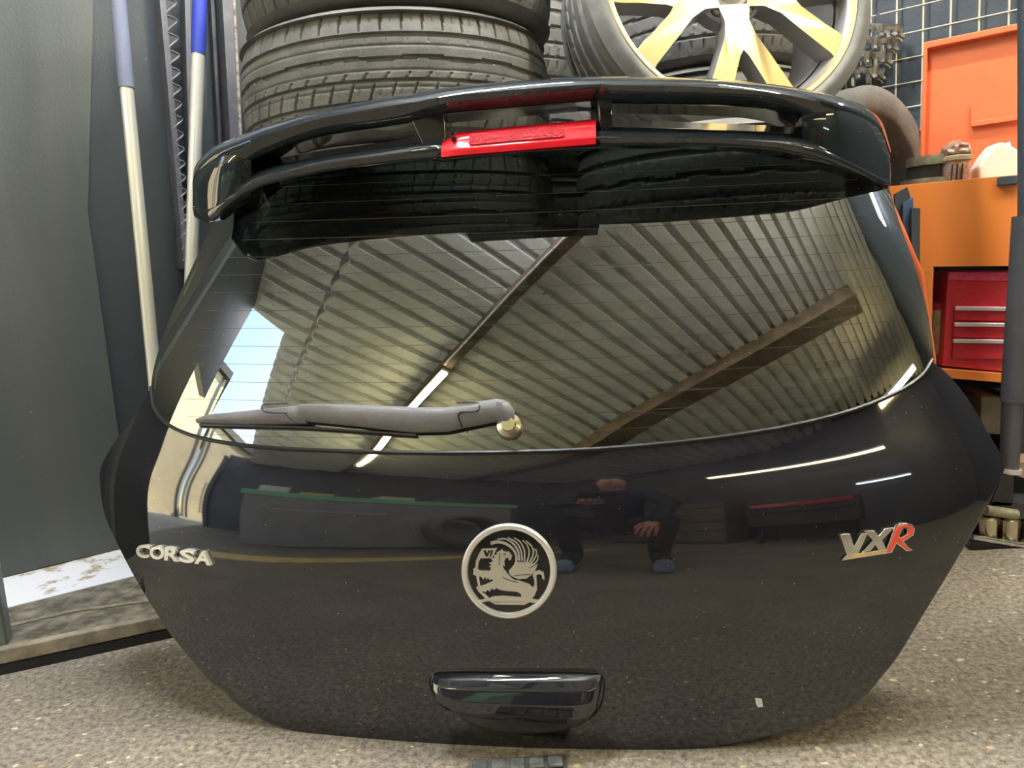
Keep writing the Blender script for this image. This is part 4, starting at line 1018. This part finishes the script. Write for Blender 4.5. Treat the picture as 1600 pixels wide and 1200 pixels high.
# cans
def can(px, y0, y1, r, parts, label, grp=None):
    p = atY(px, y1, 1.89); zt = atY(px, y0, 1.89)[2]; E = empty('spray_can', p, label, 'can', grp)
    h = zt - p[2]
    for (a, b, rr_, m_, nm) in parts:
        mb = MB(); mb.lathe([(0, h * a), (rr_ * r * .96, h * a), (rr_ * r, h * a + .002), (rr_ * r, h * b - .003), (rr_ * r * .92, h * b), (0, h * b)], p, UP, 24); mb.build(nm, m_, E, smooth=True)
can(1464, 474, 575, .0135, [(0, .22, 1, M_labelb, 'base_band'), (.22, .90, 1, M_cream, 'body'), (.90, 1, .9, M_capred, 'cap')], 'cream spray can with red cap and blue foot between trolley leg and red chest')
mb = MB(); p = atY(1463, 577, 1.89)
# items on the tray
def topPos(x, ylow, back): 
    q = ground(x, ylow, TOPZ); return q
def on_tray(x, back):   # point on the tray surface behind photo column x
    q = onplane(x, 280, T0, TN); r_ = ray(x, 280); q = CAM + r_ * ((q[1] + back) / r_[1]); return np.array([q[0], q[1], TOPZ + .001])
def ring(c, R1, R0, z0_, z1_, mat, name, label, cat, grp=None, tilt=UP, parent=None):
    mb = MB(); mb.lathe([(R0, z0_), (R1, z0_), (R1 + .001, (z0_ + z1_) / 2), (R1, z1_), (R0, z1_)], c, tilt, 48, closed=True)
    for a in np.linspace(0, 2 * math.pi, 13)[:-1]:
        mb.box(np.array(c) + (math.cos(a) * (R0 * .8), math.sin(a) * (R0 * .8), (z0_ + z1_) / 2), R0 * .35, .006, (z1_ - z0_) * .5, np.array([[math.cos(a), math.sin(a), 0], [-math.sin(a), math.cos(a), 0], [0, 0, 1]]))
    mb.lathe([(R0 * .35, z0_), (R0 * .62, z0_), (R0 * .62, z1_), (R0 * .35, z1_)], c, tilt, 32, closed=True)
    o = mb.build(name, mat, parent, smooth=True)
    if label: tag(o, label, cat, grp)
    return o
c = on_tray(1451, .085); M_olive = pm('pale_cast', (.42, .40, .28), .45, metal=.4, noise=((.25, .24, .18), 30, .4, .6))
ring(c, .062, .046, 0, .030, M_olive, 'clutch_ring', 'pale metal ring lying lowest on the trolley tray, left of the jar', 'metal ring', 'rings on the trolley tray')
ring(c + (.008, .01, .031), .050, .036, 0, .030, M_dark, 'clutch_ring', 'dark metal ring between two pale rings on the trolley tray', 'metal ring', 'rings on the trolley tray')
ring(c + (.012, .005, .062), .058, .042, 0, .022, M_olive, 'clutch_ring', 'pale metal ring on top of the pile on the trolley tray', 'metal ring', 'rings on the trolley tray')
# jar with copper swarf
jc = on_tray(1493, .05)
J = empty('storage_jar', jc, 'clear jar heaped with copper-coloured fittings on the trolley tray', 'jar')
mb = MB(); mb.lathe([(0, 0), (.026, 0), (.030, .006), (.031, .055), (.027, .066), (0, .066)], jc, UP, 32); mb.build('jar_body', M_copper, J, smooth=True)
mb = MB(); mb.lathe([(.028, .064), (.035, .066), (.036, .074), (.030, .078), (0, .078)], jc, UP, 32); mb.build('rim', M_cream, J, smooth=True)
bm = bmesh.new(); bmesh.ops.create_icosphere(bm, subdivisions=3, radius=1)
rnd = random.Random(4)
for v in bm.verts: v.co = Vector((v.co.x * .034, v.co.y * .034, max(v.co.z, -.2) * .026)) * (1 + rnd.uniform(-.12, .12))
me = bpy.data.meshes.new('fittings'); bm.to_mesh(me); bm.free(); me.materials.append(M_copper); o = link(bpy.data.objects.new('fittings', me), J); o.location = (0, 0, .085)
for k in range(3):
    mb = MB(); mb.tube([jc + (-.03 + k * .012, -.032, .0), jc + (-.028 + k * .012, -.034, .055)], .0022, 6); mb.build('prong', M_dark, J)
# milky jug
jc = on_tray(1560, .09)
J = empty('plastic_jug', jc, 'milky white plastic jug with sloping shoulders on the trolley tray', 'jug')
pr = [(-.052, 0), (.050, 0), (.056, .045), (.042, .070), (.018, .090), (-.005, .103), (-.020, .100), (-.040, .075), (-.057, .045)]
mb = MB(); mb.prism([jc + TD * x + UP * z + TN * .03 for x, z in pr], -TN * .06); mb.build('jug_body', M_plast, J, bevel=.008, seg=4)
mb = MB(); mb.tube([jc + TD * .012 + UP * .095, jc + TD * .022 + UP * .098], .007, 10); mb.build('spout', M_plast, J, smooth=True)

# round post with foam cover
pf = ground(1577, 772, .12); 
PO = empty('lift_post', (0, 0, 0), 'dark round post in foam sleeve on a steel foot at the right edge', 'post')
Yp = 1.70
def pp(x, y): return atY(x, y, Yp)
foot_ = pp(1574, 742)
PO.location = (foot_[0], foot_[1], 0)
def tubepx(a, b, wa, wb, name, mat, cap=True):
    A_, B_ = pp(*a), pp(*b); mb = MB(); mb.tube([A_, A_ * .5 + B_ * .5, B_], [wa * Yp / F, (wa + wb) / 2 * Yp / F, wb * Yp / F], 28); return mb.build(name, mat, PO, smooth=True)
tubepx((1611, -60), (1610, 345), 17, 17, 'upper_tube', M_slate)
tubepx((1607, 338), (1583, 628), 22, 18, 'foam_sleeve', M_post)
tubepx((1582, 622), (1576, 740), 15, 14, 'lower_tube', M_post2)
tubepx((1577, 731), (1576, 738), 18, 18, 'flange', M_alu)
q = pp(1567, 740); q2 = ground(1567, 800, .075)
mb = MB(); mb.prism([pp(1566, 738), pp(1586, 738), pp(1582, 792), pp(1547, 792)], (0, .07, 0)); mb.build('bracket', M_gloss, PO, bevel=.003)
bz = ground(1560, 858, 0.0)
fy = Yp + .02
mb = MB()
def bx_px(x0, y0, x1, y1, Y, dp): return [atY(x0, y0, Y), atY(x1, y0, Y), atY(x1, y1, Y), atY(x0, y1, Y)], (0, dp, 0)
for (x, y0, y1, r) in ((1545, 806, 846, 13), (1577, 808, 850, 13.5), (1611, 811, 854, 14)):
    a = atY(x, y0, Yp - .0); b = atY(x - 2, y1, Yp - .0); mb = MB(); R_ = r * Yp / F
    hgt = a[2] - b[2]; mb.lathe([(0, hgt), (R_ * .75, hgt), (R_, hgt - .005), (R_, .006), (R_ * 1.1, .004), (R_ * 1.1, -.002), (0, -.002)], b, UP, 28); mb.build('chrome_roller', M_brass, PO, smooth=True)
mb = MB(); mb.tube([atY(1540, 797, Yp - .01), atY(1588, 804, Yp - .01)], .012, 14); mb.build('link_pin', M_olive, PO, smooth=True)
mb = MB(); mb.prism([atY(1552, 784, Yp), atY(1650, 790, Yp), atY(1650, 816, Yp), atY(1540, 805, Yp)], (0, .09, 0)); mb.build('foot_block', M_dark, PO)
mb = MB(); mb.tube([atY(1519, 839, Yp - .03), atY(1660, 862, Yp - .03)], .0065, 12); mb.build('foot_bar', M_chrome, PO, smooth=True)
zb = atY(1519, 848, Yp)[2]
mb = MB(); pA, pB = atY(1518, 846, Yp - .03), atY(1670, 866, Yp - .03); mb.prism([pA, pB, pB + (.03, .16, 0), pA + (.03, .16, 0)], (0, 0, -max(pA[2], .02))); mb.build('foot_plate_shadow', M_rubber, PO, bevel=.002)  # plate under the bar, black to stand in for the shadow there
# crate, case and board behind the post
BKP = T0 - TN * .10
slab([(1468, 612), (1526, 618), (1524, 700), (1468, 700)], BKP - TN * .05, TN, .15, 'storage_box', M_dark, None, .004, 'dark storage box under the trolley shelf, behind the tailgate shoulder', 'storage box')
slab([(1533, 618), (1566, 621), (1565, 680), (1531, 676)], BKP, TN, .15, 'parts_crate', M_crate, None, .004, 'olive-grey ribbed parts crate left of the round post, under the trolley shelf', 'crate')
for k, yy in enumerate((636, 657, 668)):
    pass
slab([(1586, 620), (1700, 624), (1700, 722), (1584, 720)], BKP - TN * .02, TN, .15, 'parts_case', M_case, None, .004, 'slate grey parts case right of the round post', 'case')
slab([(1584, 722), (1700, 726), (1690, 768), (1590, 745)], BKP + TN * .10, TN, .1, 'board', M_wood, None, .003, 'rough brown board lying right of the round post', 'board')

# tread-block pad under the bottom edge
tc_ = ground(808, 1172, .014); tc_[1] -= .055; tc_[2] = 0
pad = empty('rubber_pad', (tc_[0], tc_[1] - .02, 0), 'black ribbed rubber pad with raised blocks under the bottom edge of the tailgate', 'rubber pad')
mb = MB(); mb.box((tc_[0], tc_[1] - .03, .004), .14, .16, .008); mb.build('mat', M_pad, pad, bevel=.003)
for i in range(5):
    for j in range(5):
        mb = MB(); mb.box((tc_[0] - .054 + i * .027, tc_[1] - .088 + j * .029, .0105), .022, .024, .006); mb.build('tread_block', M_pad, pad, bevel=.003)

# ================================================================== ceiling steel and lamps
def ceil_tube(p, q, z, col, strength, label, w=.05):
    p = np.array([p[0], p[1], z]); q = np.array([q[0], q[1], z]); E = empty('fluorescent_lamp', (p + q) / 2, label, 'lamp', 'tube lamps under the roof')
    d_ = q - p; L_ = np.linalg.norm(d_); d_ /= L_
    mb = MB(); mb.box((p + q) / 2 + UP * .035, L_, w * 1.3, .03, np.array([d_, np.cross(UP, d_), UP])); mb.build('housing', M_alu, E)
    mb = MB(); mb.tube([p, q], w * .45, 12); mb.build('tube', pm('lamp_glow', (1, 1, 1), .5, emit=(col, strength)), E, smooth=True)
    return E
def ts(t, s, z=0.): return A0 - DL * t + NC * s + UP * z
purlin(1.88, .05, .12, 'steel purlin above the yellow tube lamp, nearer the left wall')
purlin(3.45, .11, .16, 'brown steel purlin, farther from the left wall')
mb = MB(); mb.tube([ts(1.3, 1.835, HC - .155), ts(3.25, 1.84, HC - .155)], .009, 10); tag(mb.build('cable_conduit', M_alu, smooth=True), 'thin pale conduit running under the purlin to the yellow tube lamp', 'conduit')
WARM = (1, .80, .40)
l1 = ceil_tube(ts(3.3, 1.88), ts(5.2, 1.88), HC - .19, (1, .88, .48), 60, 'long yellow tube lamp under the purlin nearer the left wall')
l2 = ceil_tube(ts(.45, 4.45), ts(-.55, 4.15), HC - .40, (1, .80, .36), 70, 'yellow tube lamp hanging near the right wall, shining on the tool trolley')
l3 = ceil_tube(ts(.7, 4.5), ts(2.9, 4.5), HC - .85, (1, .86, .50), 16, 'yellow tube lamp low along the rear wall')
l4 = ceil_tube(ts(.55, 4.45), ts(1.35, 4.45), 1.05, (.75, .95, 1), 14, 'white tube work lamp low by the rear wall, beside the red cabinet', .03)
ceil_tube(A0 + DR * 1.85 + NR * .07, A0 + DR * 2.3 + NR * .07, 1.76, (.95, .97, 1), 22, 'short white tube lamp on the right wall, out past the tool trolley')
# added fill tube over the corner, unseen, brightens tyres, wall and floor
fill_tube = ceil_tube(ts(.9, 1.0), ts(2.0, 1.1), HC - .15, (.94, .97, 1), 240, 'added white fill tube, unseen under the roof above the tyre stacks')
ceil_tube(ts(.35, 1.7), ts(.1, 2.6), HC - .15, (1, .95, .82), 230, 'added warm white fill tube, unseen under the roof above the alloy wheel')  # second added fill tube, unseen, brightens the right-hand corner
# twisted strap hanging along the roof
mb = MB(); n = 160; vs = []; fs = []
for i in range(n):
    f_ = i / (n - 1); c = ts(2.2 + 2.4 * f_, .78, HC - .10 - .12 * math.sin(f_ * math.pi)); a = f_ * math.pi * 16
    w = (NC * math.cos(a) + UP * math.sin(a)) * .035; vs += [c + w, c - w]
for i in range(n - 1): fs.append((2 * i, 2 * i + 1, 2 * i + 3, 2 * i + 2))
mb.add(vs, fs); o = mb.build('twisted_strap', pm('pale_strap', (.55, .55, .6), .6), smooth=True); so = o.modifiers.new('thick', 'SOLIDIFY'); so.thickness = .003
tag(o, 'pale twisted strap slung along under the roof near the left wall', 'strap')

# yellow floor line, workbench, tyre, cabinet
mb = MB(); mb.prism([ts(3.28, .4), ts(3.2, 3.3), ts(3.30, 3.3), ts(3.52, .4)], (0, 0, .003)); tag(mb.build('floor_marking', pm('yellow_floor_paint', (.9, .68, .24), .6, noise=((.6, .45, .2), 6, .45, .7))), 'worn yellow line painted on the floor across the workshop', 'floor marking')
AX = np.array([DL, NC, UP])
wb_ = empty('work_bench', ts(4.4, 2.0), 'grey steel work bench with green top across the workshop', 'work bench')
mb = MB(); mb.box(ts(4.4, 2.0, 1.0), .7, 2.4, .05, AX); mb.box(ts(4.06, 2.0, .965), .03, 2.4, .12, AX); mb.build('worktop', pm('green_worktop', (.25, .62, .36), .5), wb_, bevel=.005)
mb = MB(); mb.box(ts(4.08, 2.0, .50), .03, 2.3, .94, AX); mb.build('front_panel', pm('grey_bench_steel', (.32, .32, .34), .5, noise=((.42, .42, .44), 5, .4, .7)), wb_, bevel=.003)
mb = MB(); mb.box(ts(4.06, 1.6, .62), .006, .9, .012, AX); mb.build('scratch', M_white, wb_)
for q in ((4.7, .9), (4.7, 3.1)):
    mb = MB(); mb.box(ts(q[0], q[1], .49), .06, .06, .97, AX); mb.build('leg', M_dark, wb_)
tt = tyre(ty_lo, ts(3.8, 2.55, .318), (0, 0, 0), 'upright tyre leaning on the grey work bench', 'tyres across the workshop'); tt.rotation_euler = Vector(-DL * -1 + UP * .08).to_track_quat('Z', 'Y').to_euler()
# things on the bench
for k, (s_, hh, col, nm, lb) in enumerate(((1.1, .22, (.75, .75, .7), 'parts_bin', 'white parts bin on the left of the green bench top'), (1.5, .12, (.7, .55, .15), 'cardboard_box', 'yellow cardboard box on the green bench top'), (2.2, .16, (.6, .6, .62), 'parts_tray', 'grey parts tray on the green bench top'), (2.8, .26, (.08, .08, .09), 'tool_case', 'black tool case on the green bench top'))):
    mb = MB(); mb.box(ts(4.45, s_, 1.027 + hh / 2), .3, .3, hh, AX); o = mb.build(nm, pm(nm + '_paint', col, .5), bevel=.01); tag(o, lb, nm.replace('_', ' '))
cab = empty('tool_cabinet', ts(1.9, 4.4), 'low red tool cabinet on castors against the rear wall', 'tool cabinet')
mb = MB(); mb.box(ts(1.9, 4.4, .50), 1.1, .45, .50, AX); mb.build('body', pm('dark_cabinet', (.05, .045, .04), .5), cab, bevel=.006)
mb = MB(); mb.box(ts(1.9, 4.16, .68), 1.0, .03, .09, AX); mb.build('drawer', M_red, cab, bevel=.003)
mb = MB(); mb.box(ts(1.9, 4.16, .55), 1.0, .03, .09, AX); mb.build('drawer', M_dark, cab, bevel=.003)
for q in ((1.45, 4.25), (2.35, 4.25), (1.45, 4.55), (2.35, 4.55)):
    mb = MB(); mb.lathe([(0, -.02), (.06, -.02), (.06, .02), (0, .02)], ts(q[0], q[1], .06), DL, 20); mb.box(ts(q[0], q[1], .16), .03, .05, .18, AX); mb.build('castor', M_dark, cab, smooth=True)
for (t_, s_, w_, h_, col, nm, lb) in ((2.9, 4.4, .5, .9, (.10, .075, .05), 'wooden_crate', 'brown wooden crate against the rear wall'), (3.6, 4.4, .6, .7, (.06, .07, .06), 'engine_block', 'dark engine block standing by the rear wall')):
    mb = MB(); mb.box(ts(t_, s_, h_ / 2), w_, .45, h_, AX)
    for k in range(5): mb.box(ts(t_, s_ - .235, h_ * (k + .5) / 5), w_ * 1.02, .02, h_ / 7, AX)
    tag(mb.build(nm, pm(nm + '_mat', col, .6, noise=((col[0] * 2, col[1] * 2, col[2] * 2), 6, .4, .7)), bevel=.01), lb, nm.split('_')[1])

# ---- outside the door opening
yard = MB(); yard.prism([ts(0.0, -.1, -.02), ts(22, -.1, -.02), ts(22, -9, -.02), ts(0.0, -9, -.02)], (0, 0, -.1)); structure(yard.build('floor_yard_outside', pm('yard_concrete', (.55, .50, .40), .8, noise=((.4, .36, .29), 3, .4, .7), bump=.3)))
M_rend = pm('cream_render', (.70, .59, .38), .85, noise=((.60, .51, .33), 2, .4, .7), bump=.3, bscale=12)
M_rend2 = pm('pale_render', (.74, .66, .46), .85, noise=((.64, .56, .38), 2, .4, .7))
def yard_block(q0, q1, h, dep, label, mat, lattice=False):
    q0 = np.array([*q0, -.02]); q1 = np.array([*q1, -.02]); a = q1 - q0; L_ = np.linalg.norm(a); a /= L_; nb = np.array([-a[1], a[0], 0]);
    if nb[0] > 0: nb = -nb
    ax = np.array([a, nb, UP]); m_ = (q0 + q1) / 2
    E = empty('yard_building', m_ + nb * dep / 2, label, 'building')
    mb = MB(); mb.box(m_ + nb * dep / 2 + UP * h / 2, L_, dep, h, ax); mb.build('wall', mat, E)
    mb = MB(); mb.box(m_ + nb * dep / 2 + UP * (h + .09), L_ + .2, dep + .3, .18, ax); mb.build('roof', M_dark, E)
    mb = MB(); mb.box(m_ - nb * .03 + UP * h / 2 - a * (L_ / 2 - .15), .1, .06, h, ax); mb.build('downpipe', M_slate, E)
    if lattice:
        mb = MB()
        for i in range(9):
            for k in range(18): mb.box(m_ - nb * .012 + a * (-.5 + i * .13 + .03 * (k % 2)) + UP * (.5 + k * .14), .06, .02, .09, ax)
        mb.build('vent_block', M_dark, E)
yard_block((-7.35, -1.15), (-9.2, 5.2), 5.3, 2.5, 'cream rendered building across the sunlit yard, nearer of two, with dark roof edge', M_rend)
yard_block((-9.6, -2.2), (-8.9, -4.8), 5.6, 2.0, 'paler building farther down the yard with a perforated vent panel', M_rend2, True)

# ---- photographer squatting behind the camera (shows in the paint)
PH = empty('person', (0, -.62, 0), 'person in dark clothes squatting with a phone, mirrored in the paint', 'person')
def skin(name, verts, edges, radii, mat, parent, sub=2):
    me = bpy.data.meshes.new(name); me.from_pydata([tuple(v) for v in verts], edges, []); me.materials.append(mat); o = bpy.data.objects.new(name, me); link(o, parent)
    m = o.modifiers.new('skin', 'SKIN'); m.use_smooth_shade = True; s = o.modifiers.new('sub', 'SUBSURF'); s.levels = s.render_levels = sub
    for i, r in enumerate(radii): me.skin_vertices[0].data[i].radius = (r, r) if not hasattr(r, '__len__') else r
    me.skin_vertices[0].data[0].use_root = True
    return o
off = np.array([0, .62, 0])
# body joints (relative to the empty)
Vb = [(.0, -.80, .36), (.0, -.74, .50), (.0, -.66, .68), (.0, -.58, .84), (.0, -.54, .93), (.0, -.50, .99), (.0, -.48, 1.06), (.0, -.47, 1.14),
      (-.17, -.58, .86), (-.27, -.42, .66), (-.10, -.16, .62), (.17, -.58, .86), (.27, -.38, .62), (.19, -.22, .38),
      (-.11, -.78, .34), (-.24, -.36, .46), (-.20, -.52, .09), (-.22, -.38, .04), (.11, -.78, .34), (.24, -.34, .42), (.20, -.50, .09), (.22, -.36, .04)]
Eb = [(0, 1), (1, 2), (2, 3), (3, 4), (4, 5), (5, 6), (6, 7), (3, 8), (8, 9), (9, 10), (3, 11), (11, 12), (12, 13), (0, 14), (14, 15), (15, 16), (16, 17), (0, 18), (18, 19), (19, 20), (20, 21)]
Rb = [.13, .12, .13, .12, .055, .075, .095, .06, .06, .048, .026, .06, .048, .026, .10, .065, .045, .035, .10, .065, .045, .035]
M_skin = pm('skin', (.60, .27, .18), .5); M_cloth = pm('dark_cloth', (.02, .021, .028), .85, bump=.2, bscale=30)
o = skin('body', [np.array(v) + off for v in Vb], Eb, [r * .93 for r in Rb], M_skin, PH)
keepc = [i for i in range(22) if i not in (5, 6, 7)]; idx = {k: n for n, k in enumerate(keepc)}
Ec = [(idx[a], idx[b]) for a, b in Eb if a in idx and b in idx]
Vc = [np.array(Vb[i]) + off for i in keepc]; 
o = skin('dark_clothing', Vc, Ec, [Rb[i] * 1.12 + .006 for i in keepc], M_cloth, PH)
M_hair = pm('dark_hair', (.03, .02, .015), .6)
bm = bmesh.new(); bmesh.ops.create_icosphere(bm, subdivisions=3, radius=.105)
for v in bm.verts: v.co.z = max(v.co.z, -.01)
me = bpy.data.meshes.new('hair'); bm.to_mesh(me); bm.free(); me.materials.append(M_hair); o = link(bpy.data.objects.new('hair', me), PH); o.location = (0, .11, 1.11)
def hand(c, palm_dir, up, side, name):
    c = np.array(c) + off; f_ = np.array(palm_dir, float); f_ /= np.linalg.norm(f_); u = np.array(up, float); u /= np.linalg.norm(u); s_ = np.cross(f_, u) * side
    V = [c, c + f_ * .05]; E_ = [(0, 1)]; R_ = [(.030, .018), (.034, .016)]
    for k, (a, L_) in enumerate(((-.033, .075), (-.011, .085), (.011, .080), (.032, .062))):
        b = len(V); V += [c + f_ * .075 + s_ * a, c + f_ * (.075 + L_ * .45) + s_ * a * 1.15 - u * .008, c + f_ * (.075 + L_ * .8) + s_ * a * 1.2 - u * .03, c + f_ * (.075 + L_ * .85) + s_ * a * 1.2 - u * .05]
        E_ += [(1, b), (b, b + 1), (b + 1, b + 2), (b + 2, b + 3)]; R_ += [(.0105, .0105), (.0095, .0095), (.0085, .0085), (.007, .007)]
    b = len(V); V += [c + f_ * .03 - s_ * .045 - u * .01, c + f_ * .065 - s_ * .06 - u * .02, c + f_ * .09 - s_ * .055 - u * .03]; E_ += [(0, b), (b, b + 1), (b + 1, b + 2)]; R_ += [.013, .011, .009]
    return skin(name, V, E_, R_, M_skin, PH, 1)
hand((.19, -.22, .38), (-.25, .55, -.55), (0, .75, .6), 1, 'hand')
hand((-.10, -.16, .62), (.45, .75, .35), (0, -.3, 1), -1, 'hand')
for sx in (-1, 1):
    mb = MB(); c_ = np.array([.22 * sx, -.36, .035]); mb.lathe([(0, -.03), (.045, -.03), (.05, -.01), (.04, .03), (0, .045)], c_ + (0, .0, 0), UP, 20); mb.box(c_ + (0, -.06, -.015), .085, .2, .035)
    mb.build('shoe', pm('shoe_blue', (.25, .33, .5), .6), PH, smooth=True, bevel=.01)
for k, (x, z) in enumerate(((-.035, 1.075), (.035, 1.075))):
    mb = MB(); mb.lathe([(0, .006), (.008, .004), (.012, 0)], (x, -.392, z), (0, 1, 0), 14); mb.build('eye', M_white, PH, smooth=True)
mb = MB(); mb.lathe([(0, .02), (.010, .008), (.014, -.01)], (0, -.39, 1.045), (0, 1, -.3), 12); mb.build('nose', M_skin, PH, smooth=True)
mb = MB(); mb.box((0, -.392, 1.015), .045, .006, .008); mb.build('mouth', pm('lips', (.4, .13, .11), .5), PH, bevel=.002)
mb = MB(); mb.box((-.02, -.030, .70), .155, .008, .076); tag(mb.build('phone', M_gloss, bevel=.003), 'black phone held up level in front of the squatting person', 'phone')
